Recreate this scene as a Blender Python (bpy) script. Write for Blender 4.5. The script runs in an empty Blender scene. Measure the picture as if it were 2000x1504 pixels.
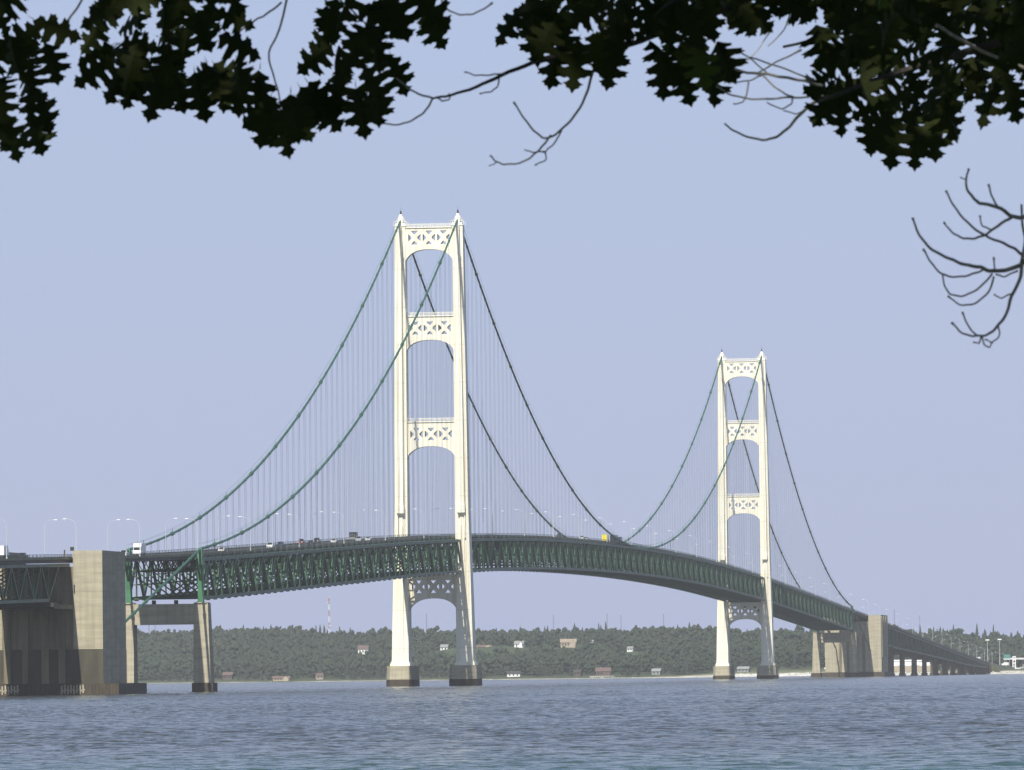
import bpy, math, random
import numpy as np
from mathutils import Vector, Matrix, noise
random.seed(7); RNG = np.random.default_rng(7)
sc = bpy.context.scene
COL = sc.collection
# ------------------------------------------------------------------ camera
CAM = np.array([362.819, -2587.765, 4.733]); YAW = 0.128186797; PITCH = 0.0392227417; ROLL = 0.0112228792
FPX = 14219.93; REFF = 7.43e6
fw = np.array([-math.sin(YAW)*math.cos(PITCH), math.cos(YAW)*math.cos(PITCH), math.sin(PITCH)])
rt0 = np.array([math.cos(YAW), math.sin(YAW), 0.0]); up0 = np.cross(rt0, fw)
# picture turned a little counter-clockwise
cr, sr = math.cos(ROLL), math.sin(ROLL)
rt = rt0*cr - up0*sr; up = rt0*sr + up0*cr
cam_d = bpy.data.cameras.new("camera"); cam = bpy.data.objects.new("camera", cam_d); COL.objects.link(cam)
cam.matrix_world = Matrix(((rt[0], up[0], -fw[0], CAM[0]), (rt[1], up[1], -fw[1], CAM[1]), (rt[2], up[2], -fw[2], CAM[2]), (0, 0, 0, 1)))
cam_d.sensor_width = 36; cam_d.sensor_fit = 'HORIZONTAL'; cam_d.lens = FPX/2000*36
cam_d.clip_start = 0.1; cam_d.clip_end = 60000
cam_d.dof.use_dof = True; cam_d.dof.focus_distance = 2600; cam_d.dof.aperture_fstop = cam_d.lens/6.0
cam_d.dof.aperture_blades = 7
sc.camera = cam
# ------------------------------------------------------------------ sky, sun, exposure
EL = math.radians(46); DEL = math.asin(0.09*math.tan(EL))
SUN = Vector((-math.sin(DEL)*math.cos(EL), -math.cos(DEL)*math.cos(EL), math.sin(EL)))
w = bpy.data.worlds.new("World"); sc.world = w; w.use_nodes = True
nt = w.node_tree; nt.nodes.clear()
sky = nt.nodes.new('ShaderNodeTexSky'); sky.sky_type = 'NISHITA'; sky.sun_disc = False
sky.sun_elevation = EL; sky.sun_rotation = math.pi + DEL
sky.altitude = 180; sky.air_density = 1.0; sky.dust_density = 1.2; sky.ozone_density = 4.5
HZC = (4.15, 4.70, 6.95)
bgd = nt.nodes.new('ShaderNodeBackground'); bgd.inputs['Strength'].default_value = 0.096
wo = nt.nodes.new('ShaderNodeOutputWorld')
# summer haze whitening the lowest part of the sky
geo = nt.nodes.new('ShaderNodeNewGeometry'); sxyz = nt.nodes.new('ShaderNodeSeparateXYZ'); tcw = nt.nodes.new('ShaderNodeTexCoord')
nt.links.new(tcw.outputs['Generated'], sxyz.inputs[0])
hz = nt.nodes.new('ShaderNodeMapRange'); hz.interpolation_type = 'SMOOTHSTEP'
hz.inputs[1].default_value = -0.05; hz.inputs[2].default_value = 0.40; hz.inputs[3].default_value = 0.93; hz.inputs[4].default_value = 0.0
nt.links.new(sxyz.outputs[2], hz.inputs[0])
hmix = nt.nodes.new('ShaderNodeMix'); hmix.data_type = 'RGBA'; hmix.inputs[7].default_value = (HZC[0], HZC[1], HZC[2], 1)
nt.links.new(hz.outputs[0], hmix.inputs[0]); nt.links.new(sky.outputs[0], hmix.inputs[6])
nt.links.new(hmix.outputs[2], bgd.inputs[0]); nt.links.new(bgd.outputs[0], wo.inputs[0])
sd = bpy.data.lights.new("sun", 'SUN'); sd.energy = 5.0; sd.angle = math.radians(0.53); sd.color = (1.0, 0.95, 0.86)
so = bpy.data.objects.new("sun", sd); COL.objects.link(so); so.rotation_euler = SUN.to_track_quat('Z', 'Y').to_euler()
sc.view_settings.view_transform = 'Standard'; sc.view_settings.look = 'None'
sc.view_settings.exposure = 0.2; sc.view_settings.gamma = 1; sc.view_settings.use_curve_mapping = False
sc.render.engine = 'CYCLES'; sc.cycles.use_denoising = True
sc.cycles.max_bounces = 6; sc.cycles.volume_bounces = 0; sc.cycles.transparent_max_bounces = 8
# ------------------------------------------------------------------ helpers
def drop(x, y):
    return ((x-CAM[0])**2 + (y-CAM[1])**2)/(2*REFF)
def ray(u, v):
    return fw*FPX + rt*(u-1000) + up*(752-v)
def px(u, v, D):            # point seen at photo position (u, v), D metres ahead of the camera
    return CAM + ray(u, v)*(D/FPX)
def onX(u, v, X):
    d = ray(u, v); return CAM + d*((X-CAM[0])/d[0])
def mat(name, col, rough=0.6, noise_amt=0.25, nscale=0.3, col2=None, metal=0.0, extra=None, bump=0.0, bscale=None, stretch=None):
    m = bpy.data.materials.new(name); m.use_nodes = True; n = m.node_tree; bs = n.nodes['Principled BSDF']
    bs.inputs['Roughness'].default_value = rough; bs.inputs['Metallic'].default_value = metal
    tc = n.nodes.new('ShaderNodeTexCoord'); mp = n.nodes.new('ShaderNodeMapping')
    n.links.new(tc.outputs['Object'], mp.inputs[0])
    if stretch: mp.inputs['Scale'].default_value = stretch
    nz = n.nodes.new('ShaderNodeTexNoise'); nz.inputs['Scale'].default_value = nscale; nz.inputs['Detail'].default_value = 6
    n.links.new(mp.outputs[0], nz.inputs['Vector'])
    rp = n.nodes.new('ShaderNodeValToRGB'); c2 = col2 or tuple(c*(1-noise_amt) for c in col)
    rp.color_ramp.elements[0].position = 0.35; rp.color_ramp.elements[0].color = (*c2, 1)
    rp.color_ramp.elements[1].position = 0.65; rp.color_ramp.elements[1].color = (*col, 1)
    n.links.new(nz.outputs[0], rp.inputs[0])
    out = rp.outputs[0]
    if extra: out = extra(n, tc, out)
    n.links.new(out, bs.inputs['Base Color'])
    if bump:
        nb = n.nodes.new('ShaderNodeTexNoise'); nb.inputs['Scale'].default_value = bscale or nscale*6; nb.inputs['Detail'].default_value = 5
        n.links.new(tc.outputs['Object'], nb.inputs['Vector'])
        b = n.nodes.new('ShaderNodeBump'); b.inputs['Strength'].default_value = bump; b.inputs['Distance'].default_value = 0.2
        n.links.new(nb.outputs[0], b.inputs['Height']); n.links.new(b.outputs[0], bs.inputs['Normal'])
    return m
def seams(per, wdt, dark=0.72, stain=None):
    def f(n, tc, out):
        sp = n.nodes.new('ShaderNodeSeparateXYZ'); n.links.new(tc.outputs['Object'], sp.inputs[0])
        md = n.nodes.new('ShaderNodeMath'); md.operation = 'PINGPONG'; md.inputs[1].default_value = per/2
        n.links.new(sp.outputs[2], md.inputs[0])
        lt = n.nodes.new('ShaderNodeMath'); lt.operation = 'LESS_THAN'; lt.inputs[1].default_value = wdt
        n.links.new(md.outputs[0], lt.inputs[0])
        mx = n.nodes.new('ShaderNodeMix'); mx.data_type = 'RGBA'; mx.blend_type = 'MULTIPLY'
        mx.inputs[7].default_value = (dark, dark, dark*0.97, 1)
        n.links.new(lt.outputs[0], mx.inputs[0]); n.links.new(out, mx.inputs[6])
        o = mx.outputs[2]
        if stain:
            mp = n.nodes.new('ShaderNodeMapping'); mp.inputs['Scale'].default_value = (1, 1, 0.04)
            n.links.new(tc.outputs['Object'], mp.inputs[0])
            nz = n.nodes.new('ShaderNodeTexNoise'); nz.inputs['Scale'].default_value = 0.9; nz.inputs['Detail'].default_value = 4
            n.links.new(mp.outputs[0], nz.inputs[0])
            rr = n.nodes.new('ShaderNodeMapRange'); rr.inputs[1].default_value = 0.45; rr.inputs[2].default_value = 0.75; rr.inputs[4].default_value = stain[3]
            n.links.new(nz.outputs[0], rr.inputs[0])
            m2 = n.nodes.new('ShaderNodeMix'); m2.data_type = 'RGBA'; m2.inputs[7].default_value = (*stain[:3], 1)
            n.links.new(rr.outputs[0], m2.inputs[0]); n.links.new(o, m2.inputs[6]); o = m2.outputs[2]
        return o
    return f
M = {}
M['tower'] = mat('ivory_paint', (0.82, 0.80, 0.67), 0.5, 0.05, 0.15, extra=seams(13.6, 0.12, 0.80, (0.60, 0.49, 0.25, 0.55)))
M['green'] = mat('green_paint', (0.045, 0.120, 0.060), 0.5, 0.45, 0.25)
M['truss'] = mat('lit_truss_green_paint', (0.070, 0.155, 0.088), 0.5, 0.35, 0.4)  # lighter copy of the green: sunlight on the diagonals put into the colour
M['inner'] = mat('shaded_bracing_green_paint', (0.032, 0.080, 0.040), 0.6, 0.4, 0.4)  # darker copy of the green: shade inside the truss put into the colour
M['fresh'] = mat('fresh_green_paint', (0.052, 0.20, 0.088), 0.5, 0.25, 0.3)
M['cable'] = mat('cable_green', (0.045, 0.14, 0.085), 0.5, 0.3, 0.2)
M['rope'] = mat('rope_grey_green', (0.11, 0.15, 0.16), 0.6, 0.2, 0.3)
M['dark'] = mat('dark_steel', (0.030, 0.036, 0.024), 0.6, 0.3, 0.3)
M['tan'] = mat('curb_tan', (0.30, 0.28, 0.18), 0.8, 0.3, 0.3)
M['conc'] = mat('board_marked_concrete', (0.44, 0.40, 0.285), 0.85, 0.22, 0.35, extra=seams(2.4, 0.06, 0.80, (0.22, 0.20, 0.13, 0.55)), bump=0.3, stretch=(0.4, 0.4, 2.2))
M['concd'] = mat('dark_concrete', (0.078, 0.072, 0.047), 0.85, 0.35, 0.5, extra=seams(2.4, 0.05, 0.85), bump=0.3, stretch=(1, 1, 0.25))  # darker concrete: lower front of the near anchorage, viaduct piers, abutment
M['concm'] = mat('shade_toned_concrete', (0.24, 0.205, 0.125), 0.85, 0.55, 0.5, extra=seams(2.4, 0.05, 0.85), bump=0.3, stretch=(1.2, 1.2, 0.12))  # the deck's shade is put into the colour of the concrete beneath it
M['band'] = mat('waterline_steel', (0.070, 0.054, 0.032), 0.7, 0.4, 0.8, stretch=(1, 1, 0.3), bump=0.4)
M['asph'] = mat('road_asphalt', (0.06, 0.06, 0.06), 0.9, 0.2, 1.0)
M['white'] = mat('white_enamel', (0.82, 0.82, 0.80), 0.35, 0.04, 1.0)
M['lampw'] = mat('aluminium_pole', (0.52, 0.54, 0.55), 0.4, 0.1, 1.0)
M['glass'] = mat('dark_window_glass', (0.02, 0.025, 0.03), 0.1, 0.2, 1.0)
M['tyre'] = mat('tyre_rubber', (0.02, 0.02, 0.02), 0.9, 0.2, 1.0)
M['bark'] = mat('bark', (0.12, 0.11, 0.085), 0.9, 0.5, 12, bump=0.5, bscale=40)
def tagp(o, label=None, cat=None, group=None, kind=None):
    if label: o['label'] = label
    if cat: o['category'] = cat
    if group: o['group'] = group
    if kind: o['kind'] = kind
    return o
def empty(name, loc=(0, 0, 0), label=None, cat=None, group=None, rz=0):
    o = bpy.data.objects.new(name, None); COL.objects.link(o); o.location = loc; o.rotation_euler = (0, 0, rz)
    o.empty_display_size = 1
    return tagp(o, label, cat, group)
class MB:
    def __init__(s): s.v = []; s.f = []; s.m = []; s.n = 0
    def add(s, vs, fs, mi=0):
        s.v.extend([tuple(float(c) for c in p) for p in vs]); s.f.extend([tuple(i+s.n for i in f) for f in fs]); s.m.extend([mi]*len(fs)); s.n += len(vs)
    def hexa(s, a, b, mi=0):   # a: 4 lower corners, b: 4 upper corners, counter-clockwise from above
        s.add(list(a)+list(b), [(3, 2, 1, 0), (4, 5, 6, 7), (0, 1, 5, 4), (1, 2, 6, 5), (2, 3, 7, 6), (3, 0, 4, 7)], mi)
    def box(s, x0, x1, y0, y1, z0, z1, mi=0):
        s.hexa([(x0, y0, z0), (x1, y0, z0), (x1, y1, z0), (x0, y1, z0)], [(x0, y0, z1), (x1, y0, z1), (x1, y1, z1), (x0, y1, z1)], mi)
    def fr(s, r0, z0, r1, z1, mi=0):   # frustum between two rectangles (x0,x1,y0,y1)
        f = lambda r, z: [(r[0], r[2], z), (r[1], r[2], z), (r[1], r[3], z), (r[0], r[3], z)]
        s.hexa(f(r0, z0), f(r1, z1), mi)
    def bar(s, p, q, wd, ht=None, mi=0):
        ht = ht or wd; p = np.array(p, float); q = np.array(q, float); d = q-p; L = np.linalg.norm(d)
        if L < 1e-6: return
        d /= L; ref = np.array([0, 0, 1.0]) if abs(d[2]) < 0.9 else np.array([0, 1.0, 0])
        a = np.cross(d, ref); a /= np.linalg.norm(a); b = np.cross(a, d)
        c = [(-a*wd - b*ht)/2, (a*wd - b*ht)/2, (a*wd + b*ht)/2, (-a*wd + b*ht)/2]
        s.hexa([p+k for k in c], [q+k for k in c], mi)
    def poly(s, pts, z0, z1, mi=0, top=1.0):
        pts = [np.array(p, float) for p in pts]; c = sum(pts)/len(pts); n = len(pts)
        lo = [(p[0], p[1], z0) for p in pts]; hi = [(*(c+(p-c)*top), z1) for p in pts]
        s.add(lo+hi, [tuple(reversed(range(n))), tuple(range(n, 2*n))]+[(i, (i+1) % n, n+(i+1) % n, n+i) for i in range(n)], mi)
    def cyl(s, x, y, z0, z1, r0, r1=None, n=10, mi=0):
        r1 = r0 if r1 is None else r1
        P = [(math.cos(2*math.pi*i/n), math.sin(2*math.pi*i/n)) for i in range(n)]
        s.add([(x+r0*a, y+r0*b, z0) for a, b in P]+[(x+r1*a, y+r1*b, z1) for a, b in P],
              [tuple(reversed(range(n))), tuple(range(n, 2*n))]+[(i, (i+1) % n, n+(i+1) % n, n+i) for i in range(n)], mi)
    def tube(s, pts, r0, r1=None, n=6, mi=0):
        pts = [np.array(p, float) for p in pts]; r1 = r0 if r1 is None else r1; m = len(pts); V = []; pa = None
        for i, p in enumerate(pts):
            d = pts[min(i+1, m-1)]-pts[max(i-1, 0)]; d /= (np.linalg.norm(d)+1e-12)
            if pa is None:
                ref = np.array([0, 0, 1.0]) if abs(d[2]) < 0.8 else np.array([1.0, 0, 0]); a = np.cross(d, ref)
            else: a = pa - d*np.dot(pa, d)
            a /= np.linalg.norm(a); pa = a; b = np.cross(d, a); r = r0+(r1-r0)*i/max(1, m-1)
            V += [p+r*(a*math.cos(2*math.pi*k/n)+b*math.sin(2*math.pi*k/n)) for k in range(n)]
        F = [(i*n+k, i*n+(k+1) % n, (i+1)*n+(k+1) % n, (i+1)*n+k) for i in range(m-1) for k in range(n)]
        F += [tuple(reversed(range(n))), tuple((m-1)*n+k for k in range(n))]
        s.add(V, F, mi)
    def build(s, name, mats, parent=None, label=None, smooth=False):
        me = bpy.data.meshes.new(name); me.from_pydata(s.v, [], s.f)
        for m in (mats if isinstance(mats, (list, tuple)) else [mats]): me.materials.append(m)
        me.polygons.foreach_set('material_index', s.m)
        if smooth: me.polygons.foreach_set('use_smooth', [True]*len(s.f))
        me.update(); o = bpy.data.objects.new(name, me); COL.objects.link(o)
        if parent: o.parent = parent
        if label: o['label'] = label
        return o
def copy_tree(o, parent=None):
    c = o.copy(); COL.objects.link(c)
    if parent: c.parent = parent
    for ch in list(o.children): copy_tree(ch, c)
    return c
def catmull(P, k=5):
    P = [np.array(p, float) for p in P]; Q = [2*P[0]-P[1]]+P+[2*P[-1]-P[-2]]; out = []
    for i in range(1, len(Q)-2):
        for j in range(k):
            t = j/k; a, b, c, d = Q[i-1:i+3]
            out.append(0.5*((2*b)+(-a+c)*t+(2*a-5*b+4*c-d)*t*t+(-a+3*b-3*c+d)*t**3))
    out.append(P[-1]); return out
# ------------------------------------------------------------------ deck profile (top of railing)
HP = np.array([(-1300, 28), (-1000, 31.6), (-824, 34.6), (-737, 36.1), (-658, 37.3), (-535, 39.9), (-458, 42.0), (-350, 45.0), (-237, 48), (-142, 50.7), (51, 55.2), (202, 57.7), (330, 59.0), (470, 59.7), (597, 59.8), (680, 59.5), (794, 58.8), (946, 57.1), (1157, 53.3), (1229, 51.6), (1382, 48), (1505, 45.1), (1737, 39.3), (1858, 36.3), (2050, 31.3), (2297, 25.2), (2545, 19), (2818, 12.0), (2997, 8), (3155, 5.4), (3400, 3.4), (3800, 3)])
_s = np.arange(-1300, 3801, 10.0); _h = np.interp(_s, HP[:, 0], HP[:, 1]); _k = np.exp(-0.5*(np.arange(-12, 13)/5.0)**2); _k /= _k.sum()
_h = np.convolve(np.pad(_h, 12, 'edge'), _k, 'valid')
def H(s): return float(np.interp(s, _s, _h))
T = 10.35; RW = 8.5; ZS = 167.4; SM = 1158.2; PAN = 11.936
NS, FS = -549.0, 1707.0; DFAR = -0.95
bridge = empty('suspension_bridge', (0, 0, 0), 'long green suspension bridge with two tall ivory towers crossing the strait', 'bridge')
def cable_z(s):
    if 0 <= s <= SM:
        zs = ZS + DFAR*s/SM; zm = 57.9
        return zm + (zs-zm)*((s-SM/2)/(SM/2))**2
    if s < 0: a, z1, z0 = -s/549.0, H(NS)+0.7, ZS
    else: a, z1, z0 = (s-SM)/549.0, H(FS)+0.3, ZS+DFAR
    return z0+(z1-z0)*a - 4*23.8*a*(1-a)
# ------------------------------------------------------------------ towers
def plate(outline, holes, th, name, material, parent, y, z0, strips=None):
    cu = bpy.data.curves.new('c', 'CURVE'); cu.dimensions = '2D'; cu.fill_mode = 'BOTH'; cu.extrude = th/2
    for pts in [outline]+holes:
        sp = cu.splines.new('POLY'); sp.points.add(len(pts)-1)
        for i, p in enumerate(pts): sp.points[i].co = (p[0], p[1], 0, 1)
        sp.use_cyclic_u = True
    return cu
def curve_mesh(cu):
    o = bpy.data.objects.new('t', cu); COL.objects.link(o)
    me = bpy.data.meshes.new_from_object(o.evaluated_get(bpy.context.evaluated_depsgraph_get()))
    vs = [tuple(v.co) for v in me.vertices]; fs = [tuple(p.vertices) for p in me.polygons]
    bpy.data.objects.remove(o); bpy.data.meshes.remove(me); return vs, fs
def leg_o(z): return 12.3+(165-z)/103*1.1 if z > 62 else 13.4+(62-z)/55*1.4
def leg_d(z): return 2.3+(165-z)/103*0.8 if z > 62 else 3.1+(62-z)/55*1.1
def portal(z_top, o_top, o_bot, crown, spring, parent, hw, rail=True):
    hw += 0.15
    arch = [(-hw, spring-2.0), (-hw+0.03, spring)]
    for i in range(1, 18):
        a = math.pi*i/18; x = -hw*math.cos(a); ca = abs(math.cos(a))
        arch.append((x, spring+(crown-spring)*(1-ca**2.6)**0.62))
    arch += [(hw-0.03, spring), (hw, spring-2.0)]
    hw2 = hw+0.6
    outline = [(-hw2, spring-2.0)]+arch+[(hw2, spring-2.0), (hw2, z_top), (-hw2, z_top)]
    holes = []; h = (o_top-o_bot)/2; zc = (o_top+o_bot)/2
    for cx in (-5.25, 0, 5.25):
        W_ = 2.25
        for sx, sz in ((0, 1), (0, -1), (1, 0), (-1, 0)):
            if sx == 0: tr = [(cx-1.2, zc+sz*h), (cx+1.2, zc+sz*h), (cx+0.3, zc+sz*(h-1.15)), (cx-0.3, zc+sz*(h-1.15))]
            else: tr = [(cx+sx*W_, zc-1.3), (cx+sx*W_, zc+1.3), (cx+sx*(W_-1.2), zc+0.32), (cx+sx*(W_-1.2), zc-0.32)]
            holes.append(tr)
    vs, fs = curve_mesh(plate(outline, holes, 0.45, '', None, None, 0, 0))
    mb = MB()
    for yy in (-1.55, 1.55): mb.add([(x, yy+z, y) for x, y, z in vs], fs)
    # soffit sheet along the arch and the top cover
    for i in range(len(arch)-1):
        (xa, za), (xb, zb) = arch[i], arch[i+1]
        mb.hexa([(xa, -1.3, za+0.02), (xb, -1.3, zb+0.02), (xb, 1.3, zb+0.02), (xa, 1.3, za+0.02)], [(xa, -1.3, za+0.3), (xb, -1.3, zb+0.3), (xb, 1.3, zb+0.3), (xa, 1.3, za+0.3)])
    mb.box(-hw2, hw2, -2.15, 2.15, z_top, z_top+0.42)
    # vertical stiffeners, standing proud of the plate
    for k in range(-8, 9):
        x = k*1.02
        if abs(x) > hw-0.5: continue
        zc2 = spring+(crown-spring)*(1-min(1, abs(x)/hw)**2.6)**0.62
        for yy in (-1.84, 1.84):
            mb.box(x-0.05, x+0.05, yy-0.06, yy+0.06, zc2+0.12, o_bot-0.3)
            mb.box(x-0.05, x+0.05, yy-0.06, yy+0.06, o_top+0.3, z_top-0.05)
    if rail:
        for yy in (-2.0, 2.0):
            mb.box(-hw2, hw2, yy-0.05, yy+0.05, z_top+1.45, z_top+1.55); mb.box(-hw2, hw2, yy-0.04, yy+0.04, z_top+0.95, z_top+1.02)
            for k in range(-6, 7): mb.box(k*1.4-0.05, k*1.4+0.05, yy-0.04, yy+0.04, z_top+0.42, z_top+1.45)
    return mb.build('portal_strut', M['tower'], parent)
def make_tower(y0, dz, label):
    root = empty('tower', (0, y0, dz)); root.parent = bridge; root['label'] = label
    for sg in (-1, 1):
        mb = MB(); zs = [165.2, 130, 100, 62, 40, 25, 7.3]
        for i in range(len(zs)-1):
            a, b = zs[i+1], zs[i]
            def R(z, ins=0.0, pro=0.0):
                o, d = leg_o(z)-ins, leg_d(z)+pro; inn = 8.6+ins
                return (min(sg*inn, sg*o), max(sg*inn, sg*o), -d, d)
            mb.fr(R(a), a, R(b), b)
            if a >= 62:
                mb.fr(R(a, 1.15, 1.8), a, R(b, 1.15, 1.8), b)
            else:
                mb.fr(R(a, 1.75, 0.5), a, R(b, 1.75, 0.5), b)
        # corbel at the foot of the projecting rib and stepped posts below it
        mb.fr(R2(sg, 61.0, 1.35, 0.9), 61.0, R2(sg, 62.0, 1.05, 2.0), 61.99)
        mb.fr(R2(sg, 64.5, 1.0, 2.05), 62.01, R2(sg, 64.5, 1.0, 2.05), 65.0)
        o = leg_o(60)
        for yy in (-1, 1):
            d = leg_d(56)
            for (xa, xb, za, zb, pr) in ((1.0, 1.45, 53.0, 60.9, 1.0), (2.6, 3.1, 50, 57.5, 1.0)):
                x0, x1 = sorted((sg*(o-xa), sg*(o-xb)))
                mb.box(x0, x1, min(yy*(d-0.4), yy*(d+pr)), max(yy*(d-0.4), yy*(d+pr)), za, zb)
        # base shoe, cap
        a = (min(sg*8.1, sg*15.3), max(sg*8.1, sg*15.3), -4.75, 4.75)
        mb.fr(a, 7.2, a, 8.2); mb.fr((a[0]+.2, a[1]-.2, -4.5, 4.5), 8.2, (a[0]+.35, a[1]-.35, -4.4, 4.4), 8.9)
        for zc in (150, 137, 119, 107, 78, 70, 45, 18): # plate collars
            q = R2(sg, zc, -0.03, 0.03); mb.fr(q, zc, q, zc+0.16)
        mb.build('tower_leg', M['tower'], root)
        sdl = MB(); x = sg*T
        sdl.fr((x-2.0, x+2.0, -2.6, 2.6), 165.2, (x-1.7, x+1.7, -2.2, 2.2), 166.2)
        sdl.fr((x-1.0, x+1.0, -2.2, 2.2), 166.2, (x-0.6, x+0.6, -1.2, 1.2), 168.6)
        sdl.fr((x-0.55, x+0.55, -0.9, 0.9), 168.6, (x-0.4, x+0.4, -0.6, 0.6), 169.6)
        for s2 in (-1, 1):
            sdl.bar((x+s2*1.8, -2, 166.3), (x+s2*0.5, -1, 169.0), 0.16)
            sdl.bar((x+s2*1.8, 2, 166.3), (x+s2*0.5, 1, 169.0), 0.16)
            sdl.bar((x+s2*2.3, -2.4, 165.3), (x+s2*2.3, -2.4, 167.0), 0.12); sdl.bar((x+s2*2.3, 2.4, 165.3), (x+s2*2.3, 2.4, 167.0), 0.12)
        sdl.bar((x-2.3, -2.4, 166.9), (x+2.3, -2.4, 166.9), 0.1)
        sdl.build('cable_saddle', M['tower'], root)
        bc = MB(); bc.cyl(x, 0, 169.6, 170.2, 0.3, 0.3, 8); bc.cyl(x, 0, 170.2, 170.9, 0.32, 0.22, 8); bc.cyl(x, 0, 170.9, 172.4, 0.05, 0.03, 5)
        bc.build('beacon_lamp', M['dark'], root)
        # granite-grey pier, chamfered, standing in the water
        pm = MB(); cx = sg*11.35
        def octo(hx, hy, c): return [(cx-hx+c, -hy), (cx+hx-c, -hy), (cx+hx, -hy+c*1.6), (cx+hx, hy-c*1.6), (cx+hx-c, hy), (cx-hx+c, hy), (cx-hx, hy-c*1.6), (cx-hx, -hy+c*1.6)]
        pm.poly(octo(5.0, 9.2, 1.5), 2.5, 7.2, 0, 0.955); pm.poly(octo(5.05, 9.3, 1.5), -4, 2.45, 1)
        pm.poly(octo(4.4, 8.4, 1.4), 7.2, 7.35, 0)
        pm.build('concrete_pier', [M['conc'], M['band']], root)
    for a in ((164.5, 163.5, 158.6, 156.8, 152.0), (132.6, 130.8, 126.2, 124.2, 119.8), (94.6, 92.6, 88.2, 86.0, 81.6)):
        portal(*a, root, 8.6)
    portal(39.6, 37.9, 33.4, 31.4, 26.6, root, 8.6, rail=False)
    return root
def R2(sg, z, ins, pro):
    o, d = leg_o(z)-ins, leg_d(z)+pro; inn = 8.6+ins
    return (min(sg*inn, sg*o), max(sg*inn, sg*o), -d, d)
make_tower(0, -0.45, 'near tall ivory tower')
make_tower(SM, -0.45+DFAR, 'far ivory tower')
# ------------------------------------------------------------------ main cables, suspenders
for sg in (-1, 1):
    mb = MB(); x = sg*T
    ss = [i*PAN*0.5 for i in range(-92, 290)]; ss = [s for s in ss if NS < s < FS]; ss = [NS]+ss+[FS]
    ss = sorted(set(ss+[0.0, SM]))
    P = [(x, s, cable_z(s)) for s in ss]
    P = [(x, -715, 10.6)]+P+[(x, 1872, 9.0)]
    for s0, z0, s1, z1 in ((NS, 40.2, -715, 10.6),):
        pass
    mb.tube(P, 0.36, 0.36, 8)
    k = -46
    while k*PAN < FS:
        s = k*PAN
        if s > NS+4 and abs(s) > 6 and abs(s-SM) > 6:
            z = cable_z(s); dz = cable_z(s+1)-cable_z(s-1); d = np.array([0, 2, dz]); d /= np.linalg.norm(d)
            big = (k % 4 == 0)
            mb.tube([np.array([x, s, z])-d*(0.9 if big else 0.5), np.array([x, s, z])+d*(0.9 if big else 0.5)], 0.62 if big else 0.46, None, 8)
            if big: mb.bar((x, s, z), (x, s, z+1.5), 0.14)
        k += 1
    for j in range(1, 9):   # bands on the backstays
        for (sa, za, sb, zb) in ((NS, cable_z(NS), -715, 10.6), (FS, cable_z(FS), 1872, 9.0)):
            f = j/9.5; p = np.array([x, sa+(sb-sa)*f, za+(zb-za)*f]); q = np.array([x, sa+(sb-sa)*(f+0.006), za+(zb-za)*(f+0.006)])
            mb.tube([p, q], 0.52, None, 8)
    for off in (-0.55, 0.55):
        mb.tube([(x+off, s, cable_z(s)+1.35) for s in ss if abs(s) > 5 and abs(s-SM) > 5 and s < -4], 0.035, None, 3)
        mb.tube([(x+off, s, cable_z(s)+1.35) for s in ss if 5 < s < SM-5], 0.035, None, 3)
        mb.tube([(x+off, s, cable_z(s)+1.35) for s in ss if s > SM+5], 0.035, None, 3)
    mb.build('main_cable', M['cable'], bridge)
sus = []
k = -45
while k*PAN < FS-5:
    s = k*PAN; k += 1
    if s < NS+6 or abs(s) < 7 or abs(s-SM) < 7: continue
    zt, zb = cable_z(s), H(s)-1.9
    if zt-zb < 0.8: continue
    for sg in (-1, 1): sus.append((s, sg, zb, zt))
def susp(mb, s, sg, zb, zt):
    for dx in (-0.22, 0.22): mb.bar((sg*T+dx, s, zb), (sg*T+dx, s, zt), 0.07)
order = sorted(sus, key=lambda a: -(a[3]-a[2])/(a[0]+2600))
for a in order[:100]:
    mb = MB(); susp(mb, *a); mb.build('suspender', M['rope'], bridge)
mb = MB()
for a in order[100:]: susp(mb, *a)
o = mb.build('suspender', M['rope'], bridge); o['kind'] = 'stuff'
# ------------------------------------------------------------------ stiffening truss of the suspended spans
nodes = [NS + i*(1707.0+549.0)/189 for i in range(190)]
ZT, ZB = -2.4, -13.4
for sg in (-1, 1):
    mb = MB(); x = sg*T
    for i in range(len(nodes)-1):
        a, b = nodes[i], nodes[i+1]; ha, hb = H(a), H(b)
        mb.bar((x, a, ha+ZT), (x, b, hb+ZT), 0.8, 0.9); mb.bar((x, a, ha+ZB), (x, b, hb+ZB), 0.8, 0.95)
        if i % 2 == 0: mb.bar((x, a, ha+ZB), (x, b, hb+ZT), 0.68, 0.66, 1)
        else: mb.bar((x, a, ha+ZT), (x, b, hb+ZB), 0.68, 0.66, 1)
        mb.bar((x, a, ha+ZB), (x, a, ha+ZT), 0.42, 0.42)
        for z in (ZT, ZB): mb.box(x-0.44, x+0.44, a-0.9, a+0.9, ha+z-0.75, ha+z+0.55)
    mb.build('stiffening_truss', [M['green'], M['truss']], bridge)
fr_, lat = MB(), MB()
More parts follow.
